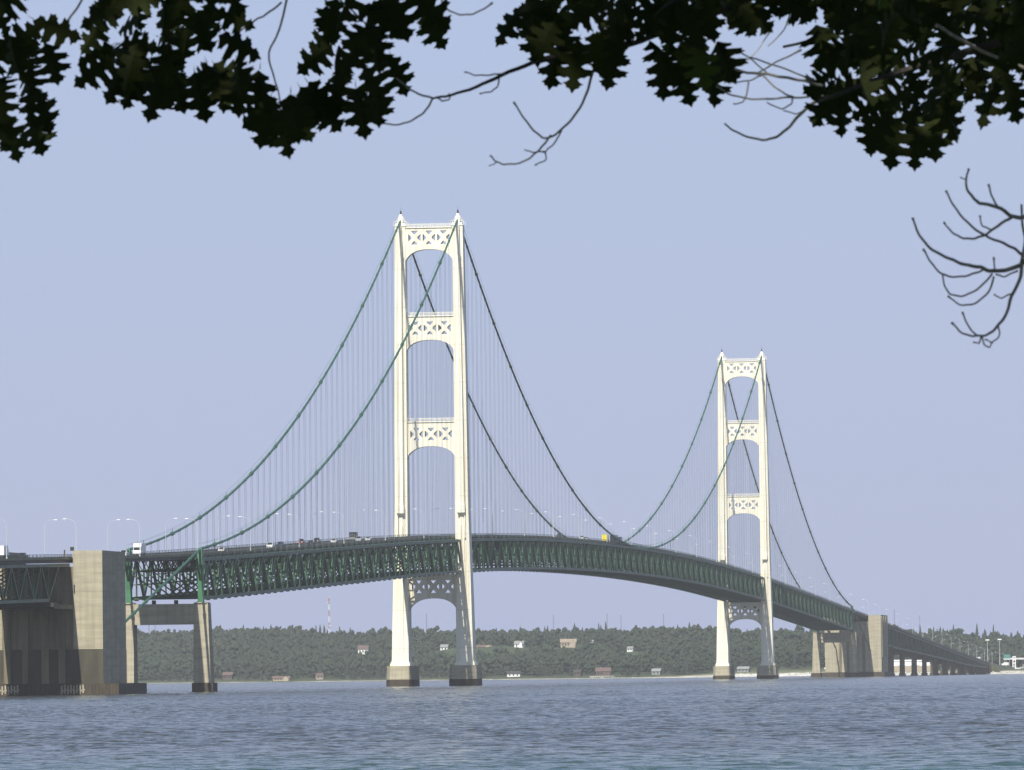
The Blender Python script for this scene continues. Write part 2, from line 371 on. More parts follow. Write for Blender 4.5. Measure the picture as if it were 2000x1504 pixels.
for i, s in enumerate(nodes):
    h = H(s)
    fr_.bar((-T, s, h-2.2), (T, s, h-2.2), 0.5, 0.7); fr_.bar((-T, s, h-5.6), (T, s, h-5.6), 0.4, 0.45)
    for k in range(6):
        x0 = -T+k*2*T/6; x1 = x0+2*T/6; xm = (x0+x1)/2
        fr_.bar((x0, s, h-2.2), (xm, s, h-5.6), 0.25); fr_.bar((xm, s, h-5.6), (x1, s, h-2.2), 0.25)
    if i % 1 == 0:
        fr_.bar((-T, s, h-5.6), (0, s, h-13.2), 0.38); fr_.bar((T, s, h-5.6), (0, s, h-13.2), 0.38)
        fr_.bar((-T, s, h-13.4), (T, s, h-13.4), 0.45, 0.5)
        fr_.bar((-T/2, s, h-5.6), (-T/2, s, h-9.4), 0.25); fr_.bar((T/2, s, h-5.6), (T/2, s, h-9.4), 0.25)
        fr_.bar((-T, s, h-9.4), (-T/2, s, h-9.4), 0.25); fr_.bar((T, s, h-9.4), (T/2, s, h-9.4), 0.25)
    if i < len(nodes)-1:
        b = nodes[i+1]; hb = H(b); sgn = 1 if i % 2 else -1
        for z in (-13.4, -2.6):
            lat.bar((-T, s, h+z), (T, b, hb+z), 0.4, 0.35); lat.bar((T, s, h+z-0.05), (-T, b, hb+z-0.05), 0.4, 0.35)
        # inspection walkway between the trusses
        lat.bar((-2.5, s, h-6.4), (-2.5, b, hb-6.4), 1.2, 0.2); lat.bar((-3.2, s, h-5.3), (-3.2, b, hb-5.3), 0.12); 
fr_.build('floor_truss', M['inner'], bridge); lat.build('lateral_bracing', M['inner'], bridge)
# ------------------------------------------------------------------ roadway and railing along the whole length
S = list(np.arange(-1290, 3321, 10.0))
slab, strg, curb, mark = MB(), MB(), MB(), MB()
for a, b in zip(S[:-1], S[1:]):
    za, zb = H(a)-0.9, H(b)-0.9
    def strip(m, x0, x1, t0, t1):
        m.hexa([(x0, a, za+t0), (x1, a, za+t0), (x1, b, zb+t0), (x0, b, zb+t0)], [(x0, a, za+t1), (x1, a, za+t1), (x1, b, zb+t1), (x0, b, zb+t1)])
    strip(slab, -8.2, 8.2, -0.35, 0.0)
    if b <= 3010:
        for x in (-7.9, -4.7, -1.6, 1.6, 4.7, 7.9): strip(strg, x-0.15, x+0.15, -1.35, -0.36)
    for x in (-8.35, 8.35): strip(curb, x-0.16, x+0.16, -0.45, 0.22)
    strip(mark, -0.3, -0.15, 0.004, 0.012); strip(mark, 0.15, 0.3, 0.004, 0.012)
slab.build('roadway', M['asph'], bridge); strg.build('stringer', M['dark'], bridge); curb.build('curb', M['tan'], bridge); mark.build('lane_marking', M['tan'], bridge)
for sg in (-1, 1):
    mb = MB(); x = sg*8.45
    for a, b in zip(S[:-1], S[1:]):
        if b > 3020: break
        for z, t in ((-0.05, 0.13), (-0.38, 0.07), (-0.62, 0.06)): mb.bar((x, a, H(a)+z), (x, b, H(b)+z), 0.10, t)
        for k in range(2): mb.box(x-0.05, x+0.05, a+k*5-0.05, a+k*5+0.05, H(a+k*5)-0.9, H(a+k*5)-0.06)
    mb.build('railing', M['green'], bridge)
# ------------------------------------------------------------------ cable bents and anchorages
def bent(y0, label):
    h = H(y0); zt = h+ZB-0.5-0.9; dz = -drop(0, y0)
    root = empty('cable_bent', (0, y0, 0)); root.parent = bridge; root['label'] = label
    for sg in (-1, 1):
        mb = MB()
        r0 = sorted((sg*8.6, sg*13.5)); r1 = sorted((sg*8.6, sg*12.7))
        mb.fr((*r0, -3.2, 3.2), 2.6+dz, (*r1, -2.5, 2.5), zt)
        mb.fr((*sorted((sg*8.9, sg*12.4)), -2.9, 2.9), zt, (*sorted((sg*8.9, sg*12.4)), -2.9, 2.9), zt+0.25)
        mb.box(*sorted((sg*8.2, sg*14.2)), -4.0, 4.0, -5, 2.6+dz, 1)
        mb.build('pier_column', [M['conc'], M['band']], root)
        pt = MB(); x = sg*T   # end post carrying the cable
        pt.box(x-0.75, x+0.75, -1.0, 1.0, h+ZB-1.2, h-1.0)
        pt.fr((x-0.8, x+0.8, -2.2, 2.2), h-4.0, (x-0.55, x+0.55, -1.4, 1.4), h+0.9)
        pt.bar((x, -1.0, h-8), (x, -6.5, h-2.2), 0.6); pt.box(x-1.0, x+1.0, -1.3, 1.3, h+ZB-1.4, h+ZB-0.9)
        pt.build('end_post', M['fresh'], root)
    mb = MB(); mb.box(-8.61, 8.61, -2.2, 2.2, zt-6.0, zt-0.15); mb.build('crossbeam', M['conc'], root)
    for x in (-3.2, 3.2):
        mb = MB(); mb.box(x-0.5, x+0.5, -0.6, 0.6, zt-0.16, zt+0.95); mb.build('bearing', M['dark'], root)
bent(NS, 'near cable bent with concrete legs and bright green end posts'); bent(FS, 'far cable bent of pale concrete')
def anchorage(ya, yb, ztop, label, outer, shelf):
    root = empty('anchorage', (0, ya, 0)); root.parent = bridge; root['label'] = label
    yc = (ya+yb)/2; dz = -drop(0, yc); D = abs(yb-ya); mb = MB(); W_ = 17.1
    s0, s1 = (0, D) if yb > ya else (-D, 0)
    # two wings either side of the deck, a lower block between
    zl = 11.8+dz; hd = min(H(ya), H(yb))
    for sg in (-1, 1):
        mb.box(*sorted((sg*9.4, sg*W_)), s0, s1, zl, ztop)
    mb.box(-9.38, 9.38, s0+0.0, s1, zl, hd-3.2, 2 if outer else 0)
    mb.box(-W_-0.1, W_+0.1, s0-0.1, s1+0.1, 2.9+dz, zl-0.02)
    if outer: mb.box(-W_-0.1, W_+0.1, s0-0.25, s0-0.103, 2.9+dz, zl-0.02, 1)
    # rebates and ribs on the sides
    for k in range(3 if outer else 4):
        yy = s0+4+k*(D-8)/(2 if outer else 3)
        for sg in (-1, 1):
            x0, x1 = sorted((sg*(W_-0.01), sg*(W_+0.5)))
            if not outer: mb.box(x0, x1, yy-1.2, yy+1.2, zl+0.02, ztop-0.8)
    front = s0
    for x, w2, zz in ((-8.0, 0.9, 26), (-3.2, 0.8, 24), (2.0, 1.0, 25), (6.4, 0.9, 26)):
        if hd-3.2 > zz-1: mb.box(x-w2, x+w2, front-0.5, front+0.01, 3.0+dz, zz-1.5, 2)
    mb.box(-W_-0.1, W_+0.1, s0-0.08, s0+0.5, ztop-0.5, ztop+0.02) if False else None
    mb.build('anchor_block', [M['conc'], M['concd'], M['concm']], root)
    ft = MB(); e = 4.6 if outer else 2.0
    ft.box(-W_-e, W_+e, s0-3.0, s1+4.5, -5, 2.88+dz)
    for k in range(int((2*W_+2*e)/0.9)):     # sheet piling ribs round the footing
        x = -W_-e+k*0.9; ft.box(x, x+0.45, s0-3.18, s0-3.0, -5, 2.7+dz)
    if outer:
        for xs in (-10.6, 6.6):
            for j in range(8):
                x = xs+j*0.8; z = 0.7+dz+0.25*(j % 2)
                ft.box(x, x+0.42, s0-3.26, s0-3.19, z-0.5, z+1.7, 1); ft.box(x+0.1, x+0.7, s0-3.27, s0-3.19, z+0.2, z+0.6, 1)
    ft.build('footing', [M['band'], M['conc']], root)
    if shelf:
        sm = MB(); z = H(ya-25)-11.8
        sm.box(-10.5, 10.5, -32, -26, z-1.6, z-0.5); sm.box(-9.5, 9.5, -26, -0.55, z-2.0, z-0.9)
        sm.build('bearing_shelf', M['dark'], root)
    return root
anchorage(-737, -704, 37.0, 'near anchorage, a tall square concrete block with a dark lower half', True, True)
anchorage(1838, 1890, 36.2, 'far anchorage, a ribbed pale concrete block', False, False)
# ------------------------------------------------------------------ approach trusses
mb = MB(); X1 = 8.4
ns = [-766-9.6*i for i in range(0, 44)]
for i in range(len(ns)-1):
    a, b = ns[i], ns[i+1]
    for x in (-X1, X1):
        mb.bar((x, a, H(a)-2.8), (x, b, H(b)-2.8), 0.7, 0.8); mb.bar((x, a, H(a)-11.6), (x, b, H(b)-11.6), 0.7, 0.8)
        if i % 2 == 0: mb.bar((x, a, H(a)-11.6), (x, b, H(b)-2.8), 0.55)
        else: mb.bar((x, a, H(a)-2.8), (x, b, H(b)-11.6), 0.55)
        mb.bar((x, a, H(a)-2.8), (x, a, H(a)-11.6), 0.3)
    mb.bar((-X1, a, H(a)-2.8), (X1, a, H(a)-2.8), 0.5, 0.8); mb.bar((-X1, a, H(a)-2.8), (X1, a, H(a)-11.6), 0.3); mb.bar((X1, a, H(a)-2.8), (-X1, a, H(a)-11.6), 0.3)
    mb.bar((-X1, a, H(a)-11.6), (X1, b, H(b)-11.6), 0.35); mb.bar((X1, a, H(a)-11.5), (-X1, b, H(b)-11.5), 0.35)
for x in (-X1, X1): mb.bar((x, -766, H(-766)-11.6), (x, -752, H(-752)-2.8), 0.6); mb.bar((x, -766, H(-766)-2.8), (x, -738, H(-738)-2.8), 0.7, 0.9)
mb.build('approach_truss', M['green'], bridge, 'approach truss spans nearest the camera')
def vdepth(s): return float(np.interp(s, [1890, 2100, 2300, 2550, 2800, 2950, 3010], [12, 11.5, 9.5, 7.5, 5.2, 3.2, 2.2]))
mb = MB(); ns = list(np.arange(1892, 3011, 12.0))
for i in range(len(ns)-1):
    a, b = ns[i], ns[i+1]; da, db = vdepth(a), vdepth(b)
    for x in (-7.4, 7.4):
        mb.bar((x, a, H(a)-2.5), (x, b, H(b)-2.5), 0.7, 1.0); mb.bar((x, a, H(a)-2.2-da), (x, b, H(b)-2.2-db), 0.7, 0.9)
        if i % 2 == 0: mb.bar((x, a, H(a)-2.2-da), (x, b, H(b)-2.5), 0.55)
        else: mb.bar((x, a, H(a)-2.5), (x, b, H(b)-2.2-db), 0.55)
        mb.bar((x, a, H(a)-2.5), (x, a, H(a)-2.2-da), 0.4)
    mb.bar((-7.4, a, H(a)-2.5), (7.4, a, H(a)-2.2-da), 0.4); mb.bar((7.4, a, H(a)-2.5), (-7.4, a, H(a)-2.2-da), 0.4)
    mb.bar((-7.4, a, H(a)-2.2-da), (7.4, b, H(b)-2.2-db), 0.5); mb.bar((7.4, a, H(a)-2.15-da), (-7.4, b, H(b)-2.15-db), 0.5)
mb.build('approach_truss', M['green'], bridge, 'long approach viaduct sloping down to the far shore')
for s in (2036, 2134, 2238, 2334, 2446, 2540, 2620, 2720, 2826, 2900, 2955):
    mb = MB(); dz = -drop(0, s); zt = H(s)-2.7-vdepth(s); zt = max(zt, 1.2+dz+1.5)
    for sg in (-1, 1):
        mb.fr((*sorted((sg*5.9, sg*8.9)), -2.2, 2.2), 1.6+dz, (*sorted((sg*6.0, sg*8.8)), -1.7, 1.7), zt)
        mb.box(*sorted((sg*5.4, sg*9.4)), -3.0, 3.0, -6, 1.6+dz, 1)
    mb.box(-9.2, 9.2, -2.1, 2.1, zt-1.4, zt-0.1)
    o = mb.build('approach_pier', [M['concd'], M['band']], bridge); o.location = (0, s, 0)
mb = MB(); z = H(3012)-2.2
mb.box(-9.5, 9.5, 3004, 3016, -8, z); mb.build('abutment', M['concd'], bridge)
# ------------------------------------------------------------------ street lamps
lamp0 = None; LS = []
for i in range(46):
    for sg, off in ((1, -820.0), (-1, -774.5)):
        s = off+i*92.0
        if s > 3290: continue
        LS.append((s, sg))
LS.sort()
def ordinal(n): return {1: 'first', 2: 'second', 3: 'third', 4: 'fourth', 5: 'fifth', 6: 'sixth', 7: 'seventh', 8: 'eighth', 9: 'ninth', 10: 'tenth'}.get(n, None)
def lamp_where(s, sg, n):
    side = 'right' if sg > 0 else 'left'
    return side
cnt = {}
for s, sg in LS:
    if lamp0 is None:
        lamp0 = o = empty('street_lamp', (0, 0, 0))
        m1 = MB(); m1.cyl(0, 0, 0, 8.2, 0.11, 0.08, 8); m1.box(-0.2, 0.2, -0.2, 0.2, 0, 0.5); m1.build('pole', M['lampw'], o)
        m2 = MB(); m2.tube(catmull([(0, 0, 8.1), (-0.25, 0, 8.9), (-0.9, 0, 9.6), (-1.8, 0, 10.0), (-2.7, 0, 10.15)], 4), 0.06, 0.045, 6); m2.build('arm', M['lampw'], o)
        m3 = MB(); m3.fr((-3.6, -2.6, -0.16, 0.16), 10.06, (-3.4, -2.65, -0.1, 0.1), 10.24); m3.build('luminaire', M['lampw'], o)
    else: o = copy_tree(lamp0)
    o.location = (sg*8.62, s, H(s)-0.9); o.rotation_euler = (0, 0, 0 if sg > 0 else math.pi)
    side = 'right' if sg > 0 else 'left'
    if s < -737: zone = 'left of the near anchorage'
    elif s < -549: zone = 'between near anchorage and cable bent'
    elif s < 0: zone = 'between cable bent and near tower'
    elif s < SM: zone = 'between the two towers'
    elif s < 1707: zone = 'beyond the far tower'
    elif s < 1890: zone = 'beside the far anchorage'
    else: zone = 'on the viaduct beyond the far anchorage'
    key = (side, zone); cnt[key] = cnt.get(key, 0)+1; n = cnt[key]
    nn = ordinal(n) or 'number %d' % n
    o['label'] = f'{nn} nearest lamp on the {side} kerb {zone}'; o['category'] = 'street lamp'; o['group'] = 'street lamps along the bridge deck'
# ------------------------------------------------------------------ vehicles
paints = {}
def paint(name, c, r=0.3):
    if name not in paints: paints[name] = mat(name+'_car_paint', c, r, 0.05, 1.0)
    return paints[name]
def wheels(root, xs, ys, r=0.34):
    for y in ys:
        for x in xs:
            mb = MB(); n = 12; V = []; 
            for xx in (x-0.11, x+0.11): V += [(xx, y+r*math.cos(2*math.pi*k/n), r+r*math.sin(2*math.pi*k/n)) for k in range(n)]
            mb.add(V, [tuple(range(n)), tuple(range(2*n-1, n-1, -1))]+[(k, (k+1) % n, n+(k+1) % n, n+k) for k in range(n)])
            mb.build('wheel', M['tyre'], root)
def car(label, pm, kind='car', cat='car'):
    root = empty('car' if kind != 'suv' else 'sport_utility_car', (0, 0, 0), label, cat, 'cars driving on the bridge deck')
    h, L, W_ = (1.45, 2.2, 0.88) if kind == 'car' else (1.85, 2.35, 0.95)
    b = MB(); b.fr((-W_, W_, -L, L), 0.35, (-W_*0.97, W_*0.97, -L*0.97, L*0.97), h*0.6)
    b.fr((-W_*0.9, W_*0.9, -L*0.72, L*0.42), h*0.6, (-W_*0.72, W_*0.72, -L*0.5, L*0.14), h)
    b.build('body', pm, root)
    g = MB()
    g.hexa([(-W_*0.8, L*0.425, h*0.61), (W_*0.8, L*0.425, h*0.61), (W_*0.8, L*0.44, h*0.63), (-W_*0.8, L*0.44, h*0.63)],
           [(-W_*0.68, L*0.16, h*0.97), (W_*0.68, L*0.16, h*0.97), (W_*0.68, L*0.2, h*0.985), (-W_*0.68, L*0.2, h*0.985)])
    g.build('windscreen', M['glass'], root)
    g = MB()
    g.hexa([(-W_*0.8, -L*0.75, h*0.63), (W_*0.8, -L*0.75, h*0.63), (W_*0.8, -L*0.73, h*0.61), (-W_*0.8, -L*0.73, h*0.61)],
           [(-W_*0.68, -L*0.56, h*0.985), (W_*0.68, -L*0.56, h*0.985), (W_*0.68, -L*0.52, h*0.97), (-W_*0.68, -L*0.52, h*0.97)])
    g.build('rear_window', M['glass'], root)
    for sg in (-1, 1):
        g = MB(); g.hexa([(sg*W_*0.905, -L*0.6, h*0.64), (sg*W_*0.905, L*0.32, h*0.64), (sg*W_*0.9, L*0.32, h*0.64), (sg*W_*0.9, -L*0.6, h*0.64)],
               [(sg*W_*0.765, -L*0.46, h*0.94), (sg*W_*0.765, L*0.12, h*0.94), (sg*W_*0.755, L*0.12, h*0.94), (sg*W_*0.755, -L*0.46, h*0.94)])
        g.build('side_window', M['glass'], root)
        g = MB(); g.box(sg*W_*0.7-0.16, sg*W_*0.7+0.16, L*0.97, L*0.985, h*0.42, h*0.53); g.build('headlight', M['white'], root)
    wheels(root, (-W_*0.9, W_*0.9), (-L*0.62, L*0.62))
    return root
def boxtruck(label, pm, cat, h=3.4, L=3.6, group=None):
    root = empty('motorhome' if cat == 'motorhome' else 'box_truck', (0, 0, 0), label, cat, group)
    b = MB(); b.fr((-1.2, 1.2, -L, L-1.9), 0.8, (-1.2, 1.2, -L, L-1.9), h); b.build('box_body', pm, root)
    b = MB(); b.fr((-1.1, 1.1, L-1.9, L), 0.5, (-1.05, 1.05, L-1.9, L-0.5), h*0.72); b.box(-1.15, 1.15, L-1.88, L-0.9, h*0.73, h-0.02) if cat == 'motorhome' else None
    b.build('cab', pm, root)
    g = MB(); g.hexa([(-0.95, L-0.26, h*0.45), (0.95, L-0.26, h*0.45), (0.95, L-0.22, h*0.45), (-0.95, L-0.22, h*0.45)], [(-0.92, L-0.46, h*0.68), (0.92, L-0.46, h*0.68), (0.92, L-0.40, h*0.68), (-0.92, L-0.40, h*0.68)])
    g.build('windscreen', M['glass'], root)
    wheels(root, (-1.0, 1.0), (-L*0.65, L*0.7), 0.45)
    return root
WH, SL, BK, RD, BL, YE, BR = (paint('white', (0.8, 0.8, 0.78)), paint('silver', (0.45, 0.46, 0.47)), paint('black', (0.02, 0.02, 0.022)), paint('dark_red', (0.12, 0.02, 0.015)), paint('dark_blue', (0.03, 0.04, 0.07)), paint('yellow', (0.75, 0.62, 0.04)), paint('brown', (0.06, 0.045, 0.03)))
def park(o, u, t, face):   # face +1 drives away from the camera, -1 comes towards it
    s = float(onX(u, 1070, t)[1])
    o.location = (t, s, H(s)-0.9+0.0); sl = math.atan2(H(s+2)-H(s-2), 4)
    o.rotation_euler = (sl if face > 0 else -sl, 0, 0 if face > 0 else math.pi)
VEH = [(boxtruck('white boxy truck at the left edge of the picture on the bridge deck', WH, 'truck', 3.3), 4, 3, 1),
 (car('dark green car on the deck, leftmost car of the bridge', BK), 45, 5.5, 1),
 (car('white and dark sport utility car between near anchorage and white motorhome', WH, 'suv'), 243, 5.5, 1),
 (car('dark car hidden behind the white sport utility car', BK), 230, 2, 1),
 (boxtruck('white motorhome with a dark windscreen next to the left end of the cable', WH, 'motorhome', 3.5, 3.8), 272, -2.0, -1),
 (car('low white car just right of the bright green cable post', WH), 434, 5.5, 1),
 (car('long white car in front of a dark car on the near side span', WH, 'suv'), 529, 5.5, 1),
 (car('dark car right behind the long white car', BL, 'suv'), 549, 5.0, 1),
 (car('dark red car with a bright headlight on the near side span', RD, 'suv'), 588, -2.5, -1),
 (car('black car, left one of a close pair on the side span', BK), 608, 3.2, 1),
 (car('black sport utility car, right one of a close pair', BK, 'suv'), 619, -2.5, -1),
 (car('small white car between the close black pair and near tower', WH), 653, 3.2, 1),
 (boxtruck('tall dark truck nearing the near tower', BK, 'truck', 2.9, 2.9), 690, -2.5, -1),
 (car('silver car following close to the tall dark truck', SL, 'suv'), 702, 5.5, 1),
 (car('white car closest to the near tower', WH), 720, 5.5, 1),
 (car('brown car low on the main span crest, left of the white pair', BR, 'suv'), 1093, 5.5, 1),
 (car('white car, left of the two on the main span crest', WH, 'suv'), 1137, 5.5, 1),
 (car('white car, right of the two on the main span crest', WH), 1145, 5.5, 1),
 (boxtruck('yellow truck on the main span', YE, 'truck', 3.4, 3.2), 1183, 5.2, 1),
 (boxtruck('dark truck right of the yellow truck on the main span', BK, 'truck', 4.0, 5.5), 1200, 3.0, 1),
 (boxtruck('second dark truck, where the right cable meets the deck', BL, 'truck', 3.2, 4.0), 1209, 5.0, 1),
 (car('white car on the deck left of the far tower', WH), 1355, 5.5, 1),
 (car('white car leading the queue on the viaduct near the far shore', WH, 'suv'), 1926, 3, 1),
 (car('silver car in the middle of the viaduct queue', SL, 'suv'), 1918, 5.5, 1),
 (boxtruck('white van last in the viaduct queue', WH, 'van', 2.8, 3.0), 1909, 5.0, 1)]
for o, u, t, f in VEH: park(o, u, t, f)
# small dark sign and marker post on the deck above the anchorage
s = onX(141, 1075, 8.9)[1]
sg_ = empty('road_sign', (8.9, s, H(s)-0.4), 'small square dark sign seen from behind above the near anchorage', 'sign')
mb = MB(); mb.box(-0.06, 0.06, -0.06, 0.06, -0.5, 2.2); mb.build('post', M['lampw'], sg_)
mb = MB(); mb.box(-0.5, 0.5, -0.14, -0.08, 1.3, 2.3); mb.build('sign_panel', M['dark'], sg_)
s = onX(126, 1075, 8.9)[1]
sg_ = empty('marker_post', (8.9, s, H(s)-0.9), 'short brown marker post left of the small dark sign', 'post')
mb = MB(); mb.box(-0.16, 0.16, -0.16, 0.16, 0, 1.9); mb.build('post', mat('post_brown', (0.10, 0.06, 0.045), 0.8), sg_)
mb = MB(); mb.fr((-0.2, 0.2, -0.2, 0.2), 1.9, (-0.1, 0.1, -0.1, 0.1), 2.1); mb.build('cap', M['dark'], sg_)
def np_mesh(name, V, Fc, mats, mi=None, k=None):
    me = bpy.data.meshes.new(name); k = Fc.shape[1]
    me.vertices.add(len(V)); me.vertices.foreach_set('co', np.asarray(V, np.float32).ravel())
    me.loops.add(Fc.size); me.loops.foreach_set('vertex_index', Fc.astype(np.int32).ravel())
    me.polygons.add(len(Fc)); me.polygons.foreach_set('loop_start', np.arange(0, Fc.size, k, dtype=np.int32))
    for m in mats: me.materials.append(m)
    if mi is not None: me.polygons.foreach_set('material_index', np.asarray(mi, np.int32))
    me.update(calc_edges=True); me.validate()
    return me
# ------------------------------------------------------------------ water
def water_mat():
    m = bpy.data.materials.new('lake_water'); m.use_nodes = True; n = m.node_tree; bs = n.nodes['Principled BSDF']; L = n.links
    bs.inputs['Roughness'].default_value = 0.12; bs.inputs['IOR'].default_value = 1.33; bs.inputs['Specular IOR Level'].default_value = 0.27
    tc = n.nodes.new('ShaderNodeTexCoord')
    def nz(scale, det, st=(1, 1, 1), rough=0.5):
        mp = n.nodes.new('ShaderNodeMapping'); mp.inputs['Scale'].default_value = st; L.new(tc.outputs['Object'], mp.inputs[0])
        mp.inputs['Rotation'].default_value = (0, 0, -0.13)
        t = n.nodes.new('ShaderNodeTexNoise'); t.inputs['Scale'].default_value = scale; t.inputs['Detail'].default_value = det; t.inputs['Roughness'].default_value = rough
        L.new(mp.outputs[0], t.inputs[0]); return t
    a = nz(1.6, 5, (0.6, 1.0, 1), 0.65); big = nz(0.0045, 4, (0.22, 1.0, 1)); mid = nz(0.022, 3, (0.07, 1.0, 1))
    sub = n.nodes.new('ShaderNodeVectorMath'); sub.operation = 'SUBTRACT'; sub.inputs[1].default_value = (0.5, 0.5, 0.5); L.new(a.outputs['Color'], sub.inputs[0])
    mr = n.nodes.new('ShaderNodeMapRange'); mr.inputs[1].default_value = 0.35; mr.inputs[2].default_value = 0.68; mr.inputs[3].default_value = 1.0; mr.inputs[4].default_value = 0.5
    add = n.nodes.new('ShaderNodeMath'); add.operation = 'ADD'; L.new(big.outputs[0], add.inputs[0])
    ms = n.nodes.new('ShaderNodeMath'); ms.operation = 'MULTIPLY_ADD'; ms.inputs[1].default_value = 0.55; ms.inputs[2].default_value = -0.27; L.new(mid.outputs[0], ms.inputs[0]); L.new(ms.outputs[0], add.inputs[1])
    L.new(add.outputs[0], mr.inputs[0])
    sc_ = n.nodes.new('ShaderNodeVectorMath'); sc_.operation = 'SCALE'; L.new(sub.outputs[0], sc_.inputs[0])
    k = n.nodes.new('ShaderNodeMath'); k.operation = 'MULTIPLY'; k.inputs[1].default_value = 2.6; L.new(mr.outputs[0], k.inputs[0]); L.new(k.outputs[0], sc_.inputs['Scale'])
    mk = n.nodes.new('ShaderNodeVectorMath'); mk.operation = 'MULTIPLY_ADD'; mk.inputs[1].default_value = (1, 1, 0); gn = n.nodes.new('ShaderNodeNewGeometry'); L.new(gn.outputs['Normal'], mk.inputs[2]); L.new(sc_.outputs[0], mk.inputs[0])
    nm = n.nodes.new('ShaderNodeVectorMath'); nm.operation = 'NORMALIZE'; L.new(mk.outputs[0], nm.inputs[0]); L.new(nm.outputs[0], bs.inputs['Normal'])
    # paler green shallows near the camera's shore, deep blue-grey further out
    sp = n.nodes.new('ShaderNodeSeparateXYZ'); L.new(tc.outputs['Object'], sp.inputs[0])
    sh = n.nodes.new('ShaderNodeMapRange'); sh.inputs[1].default_value = -2290; sh.inputs[2].default_value = -2120; sh.inputs[3].default_value = 0; sh.inputs[4].default_value = 1; sh.interpolation_type = 'SMOOTHSTEP'
    L.new(sp.outputs[1], sh.inputs[0])
    mx = n.nodes.new('ShaderNodeMix'); mx.data_type = 'RGBA'; mx.inputs[6].default_value = (0.045, 0.088, 0.082, 1); mx.inputs[7].default_value = (0.050, 0.053, 0.048, 1)
    L.new(sh.outputs[0], mx.inputs[0]); L.new(mx.outputs[2], bs.inputs['Base Color'])
    return m
rr = [4.0]
while rr[-1] < 16000:
    r = rr[-1]; rr.append(r+(8 if r < 215 else 0.52 if r < 800 else 0.52*(r/800)**1.45 if r < 5200 else 250))
rr = np.array(rr); HW = math.radians(5.6)
aa = np.concatenate([np.linspace(-HW, HW, 900), np.linspace(HW, 2*math.pi-HW, 92)[1:-1]])   # bearings from the view axis, dense towards the bridge
A_, R_ = np.meshgrid(aa, rr); WX = CAM[0]+R_*np.sin(A_-YAW); WY = CAM[1]+R_*np.cos(A_-YAW)
WZ = np.zeros_like(WX, dtype=np.float32)
fade = np.clip((HW-np.abs(A_))/0.008, 0, 1)*np.clip((R_-220)/60, 0, 1)*np.clip((5400-R_)/400, 0, 1)
group = (0.80+0.2*np.sin(WX*0.013+WY*0.006+1)*np.sin(WY*0.019-WX*0.004))
for k in range(40):
    lam = float(RNG.uniform(1.3, 4.2)); th = float(RNG.normal(0.25, 0.55)); q = 2*math.pi/lam
    amp = 0.0047*lam*float(RNG.uniform(0.6, 1.3)); ph_ = float(RNG.uniform(0, 6.28))
    arg = (q*(math.sin(th)*(WX-CAM[0])+math.cos(th)*(WY-CAM[1]))+ph_)
    WZ += (amp*(np.sin(arg)+0.22*np.sin(2*arg+1.57))*np.clip((1.6-R_*q/14000), 0.0, 1)).astype(np.float32)
WZ = WZ*fade*group-R_**2/(2*REFF)
nr, na = len(rr), len(aa); idx = np.arange(nr*na).reshape(nr, na); idn = np.roll(idx, -1, 1)
Fw = np.stack([idx[:-1].ravel(), idx[1:].ravel(), idn[1:].ravel(), idn[:-1].ravel()], 1)[:, ::-1]
me = np_mesh('water', np.stack([WX.ravel(), WY.ravel(), WZ.ravel()], 1), Fw, [water_mat()]); me.polygons.foreach_set('use_smooth', np.ones(len(Fw), bool))
print('WATER', nr, na, float(WZ[:, 450].std()))
wt = bpy.data.objects.new('water', me); COL.objects.link(wt); wt['kind'] = 'structure'
# ------------------------------------------------------------------ far shore terrain
def uof(x, y):
    dx = np.asarray(x, float)-CAM[0]; dy = np.asarray(y, float)-CAM[1]
    f = -dx*math.sin(YAW)+dy*math.cos(YAW); r = dx*math.cos(YAW)+dy*math.sin(YAW)
    return 1000+FPX*r/np.maximum(f, 1)
RU = [-400, 0, 280, 330, 440, 500, 560, 640, 700, 760, 1000, 1080, 1150, 1200, 1270, 1330, 1400, 1500, 1600, 1760, 1800, 1850, 1900, 1950, 2000, 2400]
RV = [1226, 1228, 1233, 1229, 1226, 1224, 1228, 1233, 1231, 1229, 1228, 1231, 1227, 1229, 1222, 1225, 1228, 1230, 1226, 1228, 1229, 1221, 1223, 1220, 1219, 1216]
def yshore(x):
    x = np.asarray(x, float)
    return 2992+np.where(x < 0, -x*0.48, x*0.05)+9*np.sin(x*0.021)+5*np.sin(x*0.067+1)
